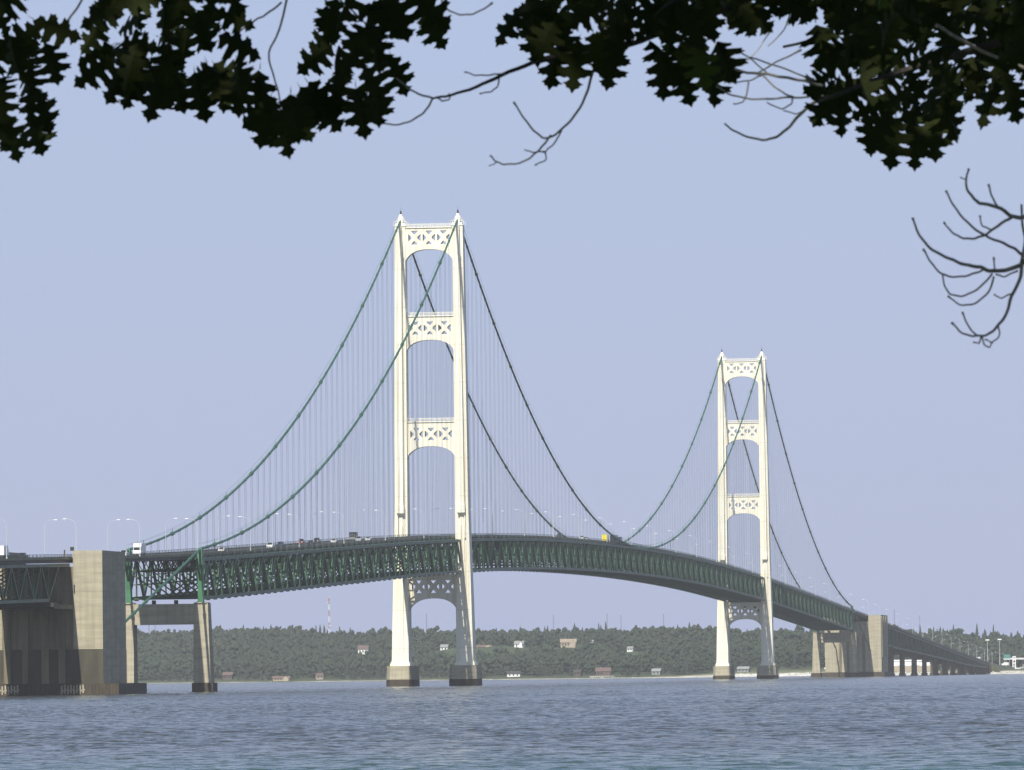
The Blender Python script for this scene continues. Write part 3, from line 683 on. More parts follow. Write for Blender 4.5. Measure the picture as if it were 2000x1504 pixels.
HOUSES = [ # u, v_base, width px, height px, wall, roof, label, shore?
 (709, 1278, 21, 17, 'w', 'b', 'white hillside house with a brown roof, left of the near tower', 0),
 (867, 1271, 15, 12, 'w', 'g', 'small pale house on the wooded hill, seen under the near tower', 0),
 (944, 1268, 34, 8, 't', 'r', 'long low house with a reddish roof just right of the near tower', 0),
 (1013, 1266, 19, 14, 'w', 'g', 'bright white two-gabled house on the hill', 0),
 (1110, 1264, 32, 16, 't', 'n', 'large beige house with a tan roof, high on the hill mid span', 0),
 (1153, 1256, 13, 6, 'w', 'g', 'small white hut right of the large beige hillside house', 0),
 (1230, 1272, 12, 9, 'w', 'g', 'small white house highest on the right below mid span', 0),
 (1003, 1322, 27, 11, 'w', 'd', 'white shore house with a dark roof right of the near tower', 1),
 (1127, 1321, 15, 13, 'd', 'd', 'small dark brown cottage on the shore', 1),
 (1178, 1321, 30, 17, 'd', 'b', 'large shore house with a big brown roof above a white terrace', 1),
 (1281, 1318, 18, 12, 'g', 'g', 'grey shore house left of the far tower', 1),
 (444, 1327, 20, 14, 'd', 'b', 'brown shore house beside the near cable bent', 1),
 (549, 1330, 34, 9, 't', 'r', 'long low shore house with a reddish brown roof', 1),
 (625, 1327, 14, 12, 't', 'b', 'tall narrow shore cottage below the red and white mast', 1),
 (1451, 1313, 24, 11, 'g', 'g', 'grey roofed boathouse between the legs of the far tower', 1)]
def base_terr(x, y):
    x = np.asarray(x, float); y = np.asarray(y, float); dr = drop(x, y); u = uof(x, y); ys = yshore(x)
    d = np.hypot(x-CAM[0], y-CAM[1]); yh = 1309.8-(u-1000)*0.01122
    Wf = np.interp(u, [1250, 1400, 1600, 1700, 1900, 2100], [22, 70, 110, 150, 420, 460])
    zr = 4.73+(yh-np.interp(u, RU, RV))/FPX*(ys+680-CAM[1])*1.006-12.5
    t = y-ys; low = np.interp(t, [-60, 0, 14, 40, 120], [-3, 0.0, 1.4, 2.4, 3.6]); high = np.interp(t, [-60, 0, 12, 60, 120], [-3, 0.0, 2.0, 5.2, 8.2])
    kf = np.clip((u-1330)/90, 0, 1)*np.clip((1760-u)/60, 0, 1); zs = -dr+low*(1-kf)+high*kf
    p = np.clip((t-Wf)/(690-np.minimum(Wf, 200)), 0, 1); p = p*(0.55+0.45*p)*1.0; p = np.where(p > 1, 1, p)
    z = zs+(zr-zs)*p
    back = np.clip((t-720)/600, 0, 1); return z-back*10
houses = []
KN = []
for hd in HOUSES:
    u, v = hd[0], hd[1]; d = ray(u, v)/FPX; lift = 0 if hd[7] else 9.5; hit = None
    for t in np.arange(5300, 7600, 4.0):
        p = CAM+d*t; g = float(base_terr(p[0], p[1]))
        if float(p[1])-float(yshore(p[0])) > (12 if hd[7] else 120) and p[2] < g+lift: hit = p; break
    if hit is None: hit = CAM+d*5900
    if hd[7]:
        hit = hit if float(hit[1]-yshore(hit[0])) < 200 else CAM+d*float((yshore(hit[0])+45-CAM[1])/d[1])
    KN.append((hit[0], hit[1], hit[2]-float(base_terr(hit[0], hit[1])), 24 if not hd[7] else 18)); houses.append((hit, np.linalg.norm(hit-CAM)))
def terr(x, y):
    z = base_terr(x, y)
    for kx, ky, kz, kr in KN: z = z+kz*np.exp(-(((x-kx)**2+(y-ky)**2)/kr**2)**1.5)
    return z
gx = np.arange(-1500, 1000, 9.0); gt = np.concatenate([np.arange(-60, 160, 5.0), np.arange(160, 1500, 11.0)])
GX, GT = np.meshgrid(gx, gt); GY = yshore(GX)+GT
rough = np.array([noise.noise(Vector((a*0.03, b*0.03, 0))) for a, b in zip(GX.ravel(), GY.ravel())]).reshape(GX.shape)
GZ = terr(GX, GY)+rough*np.clip(GT/60, 0, 1)*0.9
nx, ny = len(gx), len(gt); V = np.stack([GX.ravel(), GY.ravel(), GZ.ravel()], 1)
idx = np.arange(nx*ny).reshape(ny, nx); Fq = np.stack([idx[:-1, :-1].ravel(), idx[:-1, 1:].ravel(), idx[1:, 1:].ravel(), idx[1:, :-1].ravel()], 1)
def land_mat():
    m = bpy.data.materials.new('shore_land'); m.use_nodes = True; n = m.node_tree; L = n.links; bs = n.nodes['Principled BSDF']; bs.inputs['Roughness'].default_value = 0.95
    tc = n.nodes.new('ShaderNodeTexCoord')
    nz = n.nodes.new('ShaderNodeTexNoise'); nz.inputs['Scale'].default_value = 0.09; nz.inputs['Detail'].default_value = 6; L.new(tc.outputs['Object'], nz.inputs[0])
    at = n.nodes.new('ShaderNodeAttribute'); at.attribute_name = 'shore'
    ad = n.nodes.new('ShaderNodeMath'); ad.operation = 'MULTIPLY_ADD'; ad.inputs[1].default_value = 0.9; L.new(nz.outputs[0], ad.inputs[0]); L.new(at.outputs['Fac'], ad.inputs[2])
    rp = n.nodes.new('ShaderNodeValToRGB'); e = rp.color_ramp.elements
    e[0].position = 0.30; e[0].color = (0.55, 0.53, 0.46, 1); e[1].position = 0.95; e[1].color = (0.045, 0.065, 0.028, 1)
    q = e.new(0.48); q.color = (0.34, 0.31, 0.22, 1); q = e.new(0.62); q.color = (0.15, 0.16, 0.075, 1)
    sc2 = n.nodes.new('ShaderNodeMath'); sc2.operation = 'MULTIPLY'; sc2.inputs[1].default_value = 0.66; L.new(ad.outputs[0], sc2.inputs[0]); L.new(sc2.outputs[0], rp.inputs[0])
    L.new(rp.outputs[0], bs.inputs['Base Color']); return m
me = np_mesh('far_shore', V, Fq, [land_mat()])
at = me.attributes.new('shore', 'FLOAT', 'POINT')
UU = uof(GX, GY); wflat = np.interp(UU, [300, 1250, 1400, 1600, 1900], [16, 16, 90, 130, 260])
at.data.foreach_set('value', np.clip(GT/wflat*1.9, 0, 1.3).astype(np.float32).ravel()*0.85)
fs_ = bpy.data.objects.new('far_shore', me); COL.objects.link(fs_); fs_['kind'] = 'structure'
# white rocks / stones at the waterline towards the bridge
LM = {k: mat(k+'_foliage', c, 0.8, 0.0, 0.05, col2=c2) for k, c, c2 in (('broadleaf', (0.024, 0.044, 0.018), (0.017, 0.032, 0.014)), ('conifer', (0.018, 0.033, 0.019), (0.013, 0.024, 0.015)), ('pale', (0.035, 0.048, 0.021), (0.025, 0.036, 0.017)))}
ICO_V = []; ph = (1+5**0.5)/2
for a, b in ((-1, ph), (1, ph), (-1, -ph), (1, -ph)): ICO_V.append((a, b, 0))
for a, b in ((-1, ph), (1, ph), (-1, -ph), (1, -ph)): ICO_V.append((0, a, b))
for a, b in ((ph, -1), (ph, 1), (-ph, -1), (-ph, 1)): ICO_V.append((a, 0, b))
ICO_V = np.array(ICO_V)/math.hypot(1, ph)
ICO_F = np.array([(0, 11, 5), (0, 5, 1), (0, 1, 7), (0, 7, 10), (0, 10, 11), (1, 5, 9), (5, 11, 4), (11, 10, 2), (10, 7, 6), (7, 1, 8), (3, 9, 4), (3, 4, 2), (3, 2, 6), (3, 6, 8), (3, 8, 9), (4, 9, 5), (2, 4, 11), (6, 2, 10), (8, 6, 7), (9, 8, 1)])
def lumpy(nl, h, w):   # a broadleaf crown of overlapping ragged clumps
    vs, fs = [], []
    for i in range(nl):
        a = RNG.uniform(0, 6.28); t = RNG.uniform(0.25, 1.0); rr = w*0.5*math.sqrt(max(0.05, 1-((t-0.45)/0.6)**2))*RNG.uniform(0.3, 0.8)
        c = np.array([rr*math.cos(a), rr*math.sin(a), h*t*0.92]); r = w*RNG.uniform(0.10, 0.20)
        vs.append(ICO_V*r*RNG.uniform(0.65, 1.3, (12, 1))+c); fs.append(ICO_F+12*i)
    return np.concatenate(vs), np.concatenate(fs)
def conif(h, w):
    vs, fs = [], []; n = 7; k = 6
    for i in range(k):
        z0 = h*(0.12+0.88*i/k); z1 = min(h, z0+h*0.27); r = w*0.5*(1-i/k)**0.85*RNG.uniform(0.85, 1.15)+0.15; o = len(vs)*0
        ring = [(r*RNG.uniform(0.6, 1.2)*math.cos(6.283*j/n+i), r*RNG.uniform(0.6, 1.2)*math.sin(6.283*j/n+i), z0-RNG.uniform(0, 0.6)) for j in range(n)]+[(0, 0, z1)]
        vs.append(np.array(ring)); fs.append(np.array([(j, (j+1) % n, n) for j in range(n)])+(n+1)*i)
    return np.concatenate(vs), np.concatenate(fs)
TB = [lumpy(22, 12, 9.5) for _ in range(4)]+[lumpy(17, 10, 7.0) for _ in range(4)]; TC = [conif(14, 5.5) for _ in range(4)]
VV, FF, MI = [], [], []; off = 0; cnt_t = 0
xs = np.arange(-1250, 330, 7.6); ts = np.arange(14, 900, 8.0)
for x0 in xs:
    for t0 in ts:
        x = x0+RNG.uniform(-3.4, 3.4); t = t0+RNG.uniform(-3.6, 3.6); y = float(yshore(x))+t; u = float(uof(x, y))
        if u < -330 or u > 2330: continue
        Wf = np.interp(u, [1250, 1400, 1600, 1700, 1900, 2100], [20, 60, 100, 150, 300, 330])
        if t < Wf*0.9+6*math.sin(x*0.05): continue
        if t > 60 and t < 520 and RNG.random() < 0.25: continue
        if abs(x) < 30 and y < 3330: continue
        sc_t = RNG.uniform(0.55, 1.16)*(1+0.14*math.sin(x*0.031+t*0.02)*math.sin(x*0.012+1))*(0.62 if t < 45 else 1.0)*(1.22 if RNG.random() < 0.04 else 1.0); z = None; ok = True
        for (kx, ky, kz, kr) in KN:
            dx, dy = x-kx, y-ky
            if abs(dx) < 15 and -45 < dy < 10:
                if abs(dx) < 11 or dy > -12: ok = False; break
                sc_t *= 0.6
        if not ok: continue
        z = float(terr(x, y)); p = 0.07+0.10*math.sin(x*0.011+2)+0.1*math.sin(y*0.02)
        if RNG.random() < p: tv, tf = TC[RNG.integers(4)]; mi = 1
        else: tv, tf = TB[RNG.integers(8)]; mi = 0 if RNG.random() < 0.8 else 2
        a = RNG.uniform(0, 6.28); c, s = math.cos(a), math.sin(a); hs = sc_t*RNG.uniform(0.88, 1.15)
        P = np.stack([(tv[:, 0]*c-tv[:, 1]*s)*sc_t+x, (tv[:, 0]*s+tv[:, 1]*c)*sc_t+y, tv[:, 2]*hs+z-0.3], 1)
        VV.append(P); FF.append(tf+off); off += len(P); MI.append(np.full(len(tf), mi)); cnt_t += 1
me = np_mesh('forest', np.concatenate(VV), np.concatenate(FF), [LM['broadleaf'], LM['conifer'], LM['pale']], np.concatenate(MI))
fo = bpy.data.objects.new('forest', me); COL.objects.link(fo); fo['kind'] = 'stuff'; fo['label'] = 'dense wooded hillside along the far shore'; fo['category'] = 'forest'
# tall spruces that stand out on the skyline
SP = [(617, 1219, 'spruce on the skyline left of the red and white mast'), (625, 1218, 'tallest spruce of the cluster left of the red and white mast'), (633, 1220, 'spruce of the cluster nearest to the red and white mast'),
      (663, 1222, 'small spruce right of the red and white mast'), (1169, 1214, 'left of two spruces on the skyline under mid span'), (1183, 1212, 'right of two spruces on the skyline under mid span'),
      (1064, 1222, 'lone spruce on the skyline under the left part of mid span'), (1797, 1219, 'tall pointed spruce above the viaduct, first right of the far anchorage'), (1862, 1218, 'spruce on the right skyline above the viaduct lamps'), (1908, 1216, 'spruce on the right skyline, tallest above the high mast lamps'), (1940, 1218, 'rightmost skyline spruce, above the toll plaza')]
for u, v, lb in SP:
    d = ray(u, v)/FPX; yy = 3500+560; t = (yy-CAM[1])/d[1]; p = CAM+d*t
    gz = float(terr(p[0], p[1])); h = p[2]-gz
    o = empty('spruce_tree', (p[0], p[1], gz), lb, 'tree', 'spruces standing out on the skyline')
    tv, tf = conif(h, 5.5); m2 = np_mesh('crown', tv, tf, [LM['conifer']]); c = bpy.data.objects.new('crown', m2); COL.objects.link(c); c.parent = o
    mb = MB(); mb.cyl(0, 0, -0.5, h*0.5, 0.3, 0.12, 6); mb.build('trunk', M['bark'], o)
# ------------------------------------------------------------------ houses on the far shore
WM = {'w': mat('white_siding', (0.80, 0.80, 0.76), 0.6, 0.04), 't': mat('tan_siding', (0.40, 0.34, 0.25), 0.7, 0.1), 'd': mat('brown_siding', (0.12, 0.09, 0.07), 0.8, 0.2), 'g': mat('grey_siding', (0.28, 0.29, 0.28), 0.8, 0.1),
      'b': mat('brown_shingle', (0.15, 0.105, 0.09), 0.9, 0.2), 'r': mat('reddish_shingle', (0.19, 0.125, 0.10), 0.9, 0.2), 'n': mat('tan_shingle', (0.33, 0.27, 0.2), 0.9, 0.15)}
WMr = dict(WM); WMr['d'] = mat('dark_shingle', (0.06, 0.055, 0.05), 0.9, 0.2)
for hd, (p, dist) in zip(HOUSES, houses):
    u, v, wp, hp, wl, rf, lb, sh = hd; k = dist/FPX; W_ = wp*k; Ht = hp*k; D = 7.0
    az = math.atan2(p[1]-CAM[1], p[0]-CAM[0])-math.pi/2
    o = empty('house', tuple(p), lb, 'house', None, az+random.uniform(-0.25, 0.25))
    wh = Ht*0.58; mb = MB(); mb.box(-W_/2*0.93, W_/2*0.93, 0, D, -3.0, wh)
    mb.add([(-W_/2*0.93, 0, wh), (-W_/2*0.93, D, wh), (-W_/2*0.93, D/2, Ht*0.93)], [(0, 1, 2)]); mb.add([(W_/2*0.93, 0, wh), (W_/2*0.93, D, wh), (W_/2*0.93, D/2, Ht*0.93)], [(0, 2, 1)])
    if 'two-gabled' in lb or wp > 29 and wl != 'd':
        mb.box(W_*0.12, W_*0.42, -2.2, 0.1, -2, wh*1.05); mb.add([(W_*0.12, -2.2, wh*1.05), (W_*0.42, -2.2, wh*1.05), (W_*0.27, -2.2, Ht)], [(0, 1, 2)])
    mb.build('wall', WM[wl], o)
    r = MB(); e = 0.5
    r.hexa([(-W_/2-e*0.3, -e, wh-0.15), (W_/2+e*0.3, -e, wh-0.15), (W_/2+e*0.3, D/2, Ht-0.1), (-W_/2-e*0.3, D/2, Ht-0.1)], [(-W_/2-e*0.3, -e, wh+0.1), (W_/2+e*0.3, -e, wh+0.1), (W_/2+e*0.3, D/2, Ht+0.15), (-W_/2-e*0.3, D/2, Ht+0.15)])
    r.hexa([(-W_/2-e*0.3, D/2, Ht-0.1), (W_/2+e*0.3, D/2, Ht-0.1), (W_/2+e*0.3, D+e, wh-0.15), (-W_/2-e*0.3, D+e, wh-0.15)], [(-W_/2-e*0.3, D/2, Ht+0.15), (W_/2+e*0.3, D/2, Ht+0.15), (W_/2+e*0.3, D+e, wh+0.1), (-W_/2-e*0.3, D+e, wh+0.1)])
    if 'two-gabled' in lb:
        r.hexa([(W_*0.09, -2.5, wh), (W_*0.27, -2.5, Ht), (W_*0.27, D/2, Ht), (W_*0.09, D/2, wh)], [(W_*0.09, -2.5, wh+.2), (W_*0.27, -2.5, Ht+.25), (W_*0.27, D/2, Ht+.25), (W_*0.09, D/2, wh+.2)])
        r.hexa([(W_*0.27, -2.5, Ht), (W_*0.45, -2.5, wh), (W_*0.45, D/2, wh), (W_*0.27, D/2, Ht)], [(W_*0.27, -2.5, Ht+.25), (W_*0.45, -2.5, wh+.2), (W_*0.45, D/2, wh+.2), (W_*0.27, D/2, Ht+.25)])
    ro = r.build('roof', WMr[rf], o)
    c = MB(); c.box(-W_*0.2, -W_*0.2+0.8, D*0.55, D*0.55+0.8, wh, Ht+0.9); c.build('chimney', WM['b'], ro)
    nwin = max(2, int(W_/2.8))
    for i in range(nwin):
        x = -W_*0.42+(i+0.5)*W_*0.84/nwin
        if W_*0.1 < x < W_*0.44 and ('two-gabled' in lb or wp > 29): continue
        q = MB(); q.box(x-0.55, x+0.55, -0.06, 0.02, wh*0.35, wh*0.8); q.build('window', M['glass'], o)
    if 'terrace' in lb:
        q = MB(); q.box(-W_*0.85, W_*0.75, -9, -3, -3.0, -0.2)
        for i in range(14): q.box(-W_*0.85+i*W_*0.12, -W_*0.85+i*W_*0.12+0.2, -9, -8.8, -0.2, 0.7)
        q.build('terrace', WM['w'], o)
# ------------------------------------------------------------------ masts on the hill
M['mastg'] = mat('weathered_mast_steel', (0.10, 0.10, 0.11), 0.6, 0.1)
REDW = mat('mast_red', (0.40, 0.14, 0.10), 0.6, 0.1)
def mast(u, v_top, v_base, wd, label, red=False, yy=4090):
    d = ray(u, v_base)/FPX; t = (yy-CAM[1])/d[1]; b = CAM+d*t; h = (v_base-v_top)/FPX*t; gz = float(terr(b[0], b[1])); h += b[2]-gz
    o = empty('radio_mast', (b[0], b[1], gz), label, 'mast', None if red else 'thin masts on the skyline')
    n = 8 if red else 3
    for i in range(n):
        mb = MB(); z0, z1 = h*i/n, h*(i+1)/n
        for a in range(3):
            x, y = wd*math.cos(a*2.094), wd*math.sin(a*2.094); mb.bar((x, y, z0), (x, y, z1), wd*0.28)
        for j in range(4):
            za, zb = z0+(z1-z0)*j/4, z0+(z1-z0)*(j+1)/4
            for a in range(3):
                mb.bar((wd*math.cos(a*2.094), wd*math.sin(a*2.094), za), (wd*math.cos((a+1)*2.094), wd*math.sin((a+1)*2.094), zb), wd*0.16)
        mb.build('lattice_section', (REDW if i % 2 else M['white']) if red else M['mastg'], o)
    mb = MB(); mb.cyl(0, 0, h, h+2.5, 0.1, 0.06, 5); mb.build('antenna', M['white'], o)
    if red:
        for sx, zz, r in ((1, 0.42, 0.9), (-1, 0.9, 0.7)): mb = MB(); mb.cyl(sx*wd, 0, h*zz, h*zz+1.2, r, r, 8); mb.build('dish', M['white'], o)
mast(643, 1168, 1232, 0.75, 'red and white lattice radio mast rising from the wooded hill', True)
for u, a, b, lb in ((291, 1206, 1232, 'left thin mast of the pair framed under the near bent crossbeam'), (303, 1205, 1232, 'right thin mast of the pair framed under the near bent crossbeam'),
                    (833, 1198, 1230, 'thin mast seen through the arch under the near tower'), (1081, 1200, 1230, 'thin mast left of the two spruces under mid span'),
                    (1186, 1198, 1230, 'thin mast rising beside the two mid span spruces'), (1213, 1200, 1230, 'thin mast right of the two mid span spruces'),
                    (1296, 1198, 1228, 'thin mast on the skyline nearest left of the far tower'), (1747, 1190, 1228, 'thin mast just right of the far anchorage'), (1796, 1202, 1226, 'thin mast behind the tall pointed spruce above the viaduct')):
    mast(u, a, b, 0.42, lb)
# ------------------------------------------------------------------ bridge landing: embankment, high-mast lamps, toll plaza
mb = MB()
for a, b in zip(np.arange(3016, 3400, 12.0), np.arange(3028, 3412, 12.0)):
    za, zb = H(a)-1.28, H(b)-1.28
    mb.hexa([(-19, a, -3.5), (19, a, -3.5), (19, b, -3.5), (-19, b, -3.5)], [(-9.5, a, za), (9.5, a, za), (9.5, b, zb), (-9.5, b, zb)])
eb = mb.build('embankment', mat('rough_grass_bank', (0.09, 0.10, 0.05), 0.95, 0.5, 0.2, bump=0.5)); eb['kind'] = 'structure'
def at_px(u, v, yy):
    d = ray(u, v)/FPX; return CAM+d*((yy-CAM[1])/d[1])
for u, vt, vb, lb in ((1929, 1251, 1296, 'left high-mast lamp at the far landing'), (1953, 1250, 1303, 'right high-mast lamp at the far landing')):
    p = at_px(u, vb, 3290); tp = at_px(u, vt, 3290); h = tp[2]-p[2]; g = min(p[2], float(terr(p[0], p[1]))+1)
    o = empty('high_mast_lamp', (p[0], p[1], g), lb, 'street lamp', 'high-mast lamps at the landing'); h += p[2]-g
    mb = MB(); mb.cyl(0, 0, 0, h, 0.26, 0.16, 8); mb.build('pole', M['lampw'], o)
    mb = MB(); mb.box(-1.6, 1.6, -0.4, 0.4, h, h+0.7); mb.box(-1.3, 1.3, -0.2, 0.2, h+0.7, h+0.9); mb.build('lamp_ring', M['white'], o)
g0 = at_px(1980, 1305, 3330)
o = empty('toll_plaza', tuple(g0), 'white canopied toll plaza at the right edge', 'toll plaza')
mb = MB(); mb.box(-8, 26, -3, 9, 7.0, 8.1); mb.box(-8.3, 26.3, -3.3, 9.3, 8.1, 8.4); mb.build('canopy', M['white'], o)
for x in (-6.5, 0.5, 7.5, 14.5, 21.5):
    mb = MB(); mb.box(x-0.3, x+0.3, 1, 1.6, -1.5, 7); mb.build('canopy_post', M['lampw'], o)
    mb = MB(); mb.box(x+0.6, x+2.4, 0.5, 3.5, -1.5, 2.6); mb.box(x+0.4, x+2.6, 0.3, 3.7, 2.6, 2.9); b = mb.build('toll_booth', WM['t'], o)
    mb = MB(); mb.box(x+0.8, x+2.2, 0.42, 0.49, 0.9, 2.2); mb.build('window', M['glass'], b)
p = at_px(1967, 1303, 3310); o = empty('overhead_sign', tuple(p), 'small green sign board on posts by the toll plaza', 'sign')
mb = MB(); mb.box(-2.1, -1.9, -0.1, 0.1, -1.5, 7.5); mb.box(1.9, 2.1, -0.1, 0.1, -1.5, 7.5); mb.build('post', M['lampw'], o)
mb = MB(); mb.box(-2.6, 2.6, -0.3, -0.12, 7.0, 10.2); mb.build('sign_board', mat('sign_green', (0.06, 0.22, 0.20), 0.5, 0.05), o)
p = at_px(1981, 1303, 3300); o = empty('tower_monument', tuple(p), 'white H-shaped gate like a small bridge tower', 'monument')
mb = MB()
for x in (-1.0, 1.0): mb.fr((x-0.45, x+0.45, -0.5, 0.5), -1.5, (x-0.3, x+0.3, -0.35, 0.35), 9.0)
mb.build('post', M['white'], o)
mb = MB()
for z in (2.8, 5.4, 8.0): mb.box(-0.72, 0.72, -0.25, 0.25, z, z+0.8)
mb.build('crossbar', M['white'], o)
for u, v, yy, c, lb in ((1963, 1301, 3295, WH, 'white van parked at the left end of the toll plaza'), (1988, 1308, 3280, WH, 'white car parked in front of the toll plaza'), (1995, 1306, 3285, SL, 'silver car at the right picture edge by the toll plaza')):
    p = at_px(u, v, yy); o = boxtruck(lb, c, 'van', 3.0, 3.0) if 'van' in lb else car(lb, c, 'suv'); o.location = tuple(p); o.rotation_euler = (0, 0, math.pi/2); o['group'] = 'vehicles parked at the toll plaza'
p = at_px(1775, 1300, 3075); o = empty('ferry_shed', (p[0], p[1], p[2]), 'long low white shed seen between the viaduct piers', 'building')
mb = MB(); mb.box(-16, 19, 0, 8, -0.2, 3.4); mb.build('wall', M['white'], o)
mb = MB(); mb.box(-17, 20, -0.6, 8.2, -7.0, -0.22); mb.build('base_wall', WM['t'], o)
mb = MB(); mb.fr((-16.5, 19.5, -0.5, 8.5), 3.4, (-16.5, 19.5, 3.5, 4.5), 4.6); mb.build('roof', WM['w'], o)
for x in (-13, -8, -3, 2, 7, 12, 17):
    mb = MB(); mb.box(x-0.9, x+0.9, -0.08, 0.02, -2.0, 0.2); mb.build('door', WM['g'], o)
# white storage dome on the beach by the far bent
p = at_px(1613, 1312, 3120); o = empty('storage_tank', tuple(p), 'small white round tank on the beach behind the far bent', 'tank')
mb = MB(); n = 12; R0 = 1.6; rings = [(R0*math.cos(a), 1.9+R0*math.sin(a)) for a in np.linspace(-1.3, 1.5, 8)]
Vv = [(r*math.cos(6.283*k/n), r*math.sin(6.283*k/n), z) for r, z in rings for k in range(n)]
mb.add(Vv, [(i*n+k, i*n+(k+1) % n, (i+1)*n+(k+1) % n, (i+1)*n+k) for i in range(7) for k in range(n)]+[tuple(range(7*n, 8*n))]); mb.build('tank', M['white'], o, smooth=True)
mb = MB()
for a in range(4): mb.bar((1.3*math.cos(a*1.571+.78), 1.3*math.sin(a*1.571+.78), -1), (0.9*math.cos(a*1.571+.78), 0.9*math.sin(a*1.571+.78), 1.3), 0.2)
mb.build('support', M['lampw'], o)
# pale boulders along the waterline (too many to count)
mb = MB()
for i in range(1500):
    u = random.choice([random.uniform(1395, 1640), random.uniform(1230, 1400), random.uniform(1640, 2010), random.uniform(300, 1250)]) if i > 700 else random.uniform(1400, 1720)
    d = ray(u, 1316)/FPX; x = CAM[0]+d[0]*5650; y = float(yshore(x))+random.uniform(-1, 14 if u > 1390 else 5); x = x+(d[0]/d[1])*(y-(CAM[1]+d[1]*5650))
    r = random.uniform(0.35, 1.1)*(1 if u > 1390 else 0.6); z = float(base_terr(x, y))
    mb.add(ICO_V*r*RNG.uniform(0.7, 1.2, (12, 1))*np.array([1.4, 1, 0.75])+np.array([x, y, z+r*0.3]), [tuple(int(k) for k in f) for f in ICO_F])
o = mb.build('shore_boulders', mat('pale_limestone', (0.62, 0.61, 0.56), 0.9, 0.25, 0.4)); o['kind'] = 'stuff'; o['label'] = 'pale boulders along the far waterline'; o['category'] = 'rocks'
# ------------------------------------------------------------------ the camera's own shore
FX, FY = CAM[0], CAM[1]
mb = MB(); gx = np.linspace(-60, 60, 61); gy = np.linspace(-70, 40, 56); V = []; F = []
def near_g(x, y):
    z = np.interp(y, [-70, -10, 8, 18, 30, 40], [4.6, 3.3, 3.0, 1.7, -0.2, -1.5]); return float(z)+0.12*noise.noise(Vector((x*0.3, y*0.3, 0)))
for y in gy:
    for x in gx: V.append((FX+x, FY+y, near_g(x, y)))
for j in range(len(gy)-1):
    for i in range(len(gx)-1): a = j*len(gx)+i; F.append((a, a+1, a+1+len(gx), a+len(gx)))
mb.add(V, F); g = mb.build('near_shore_ground', mat('park_grass', (0.07, 0.09, 0.03), 0.95, 0.4, 1.5, bump=0.6)); g['kind'] = 'structure'
# ------------------------------------------------------------------ overhanging tree
def leaf_mesh():      # lobed and toothed, about 1 long, hanging tip down
    half = [(.015, 0), (.08, .05), (.16, .08), (.24, .09), (.21, .14), (.23, .17), (.15, .20), (.10, .24), (.18, .28), (.28, .26), (.38, .26), (.35, .31), (.41, .35), (.33, .38), (.30, .42), (.20, .43), (.12, .48), (.20, .52), (.30, .52), (.40, .53), (.34, .58), (.37, .64), (.27, .65), (.22, .69), (.14, .69), (.085, .73), (.14, .78), (.22, .81), (.15, .84), (.13, .89), (.06, .91), (0, 1.0)]
    V, F = [], []
    for sg in (-1, 1):
        for k in range(len(half)-1):
            (x0, y0), (x1, y1) = half[k], half[k+1]; o = len(V); m0, m1 = y0, y1
            q = [(0, m0), (sg*x0, y0), (sg*x1, y1), (0, m1)]
            V += [(x, 0.45-y, -0.35*abs(x)-0.30*(y-0.4)**2) for x, y in q]
            F += [(o, o+1, o+2), (o, o+2, o+3)] if sg > 0 else [(o, o+2, o+1), (o, o+3, o+2)]
    o = len(V); V += [(-0.012, 0.44, 0), (0.012, 0.44, 0), (0.02, 0.60, 0.03)]; F.append((o, o+1, o+2))
    return np.array(V, float), np.array(F)
LV, LF = leaf_mesh()
def inpoly(x, y, P):
    c = False; j = len(P)-1
    for i in range(len(P)):
        if (P[i][1] > y) != (P[j][1] > y) and x < (P[j][0]-P[i][0])*(y-P[i][1])/(P[j][1]-P[i][1])+P[i][0]: c = not c
        j = i
    return c
# spray outlines give where each hanging spray of leaves grows; every leaf gets its own depth
SPR = [([(-60, -60), (10, -60), (22, 10), (12, 60), (50, 62), (75, 95), (62, 140), (35, 190), (65, 205), (75, 235), (50, 258), (-60, 262)], 36),
       ([(215, -60), (480, -60), (490, 20), (478, 80), (495, 130), (490, 160), (430, 162), (385, 175), (345, 165), (300, 175), (265, 155), (232, 150), (215, 110), (205, 90), (210, 40)], 35),
       ([(600, 60), (645, 40), (705, -60), (820, -60), (815, 25), (790, 45), (755, 85), (722, 115), (712, 155), (690, 185), (655, 170), (630, 140), (605, 105)], 36),
       ([(995, -60), (1245, -60), (1225, 55), (1205, 110), (1160, 105), (1110, 115), (1080, 110), (1055, 75), (1015, 40)], 35),
       ([(1290, 60), (1395, 50), (1395, 135), (1350, 145), (1320, 150), (1280, 125)], 36),
       ([(1220, -60), (1600, -60), (1580, 15), (1500, 32), (1410, 62), (1310, 75), (1250, 70)], 27), ([(1600, -60), (2060, -60), (2060, 40), (1600, 40)], 34),
       ([(1600, -60), (2060, -60), (2060, 160), (2000, 158), (1960, 172), (1910, 170), (1885, 160), (1860, 220), (1835, 245), (1812, 270), (1780, 278), (1715, 255), (1695, 220), (1650, 200), (1615, 190), (1600, 160)], 33)]
LVV, LFF, LMI = [], [], []; lo = 0
def put_leaf(p, size, yaw, tilt, roll, mi):
    global lo
    R = Matrix.Rotation(-0.128+yaw, 3, 'Z') @ Matrix.Rotation(math.pi/2+tilt, 3, 'X') @ Matrix.Rotation(roll, 3, 'Z')
    cv = LV.copy(); cv[:, 2] *= RNG.uniform(0.2, 2.2); cv[:, 0] *= RNG.uniform(0.85, 1.1)
    P = cv @ np.array(R).T*size+np.array(p); LVV.append(P); LFF.append(LF+lo); LMI.append(np.full(len(LF), mi)); lo += len(P)
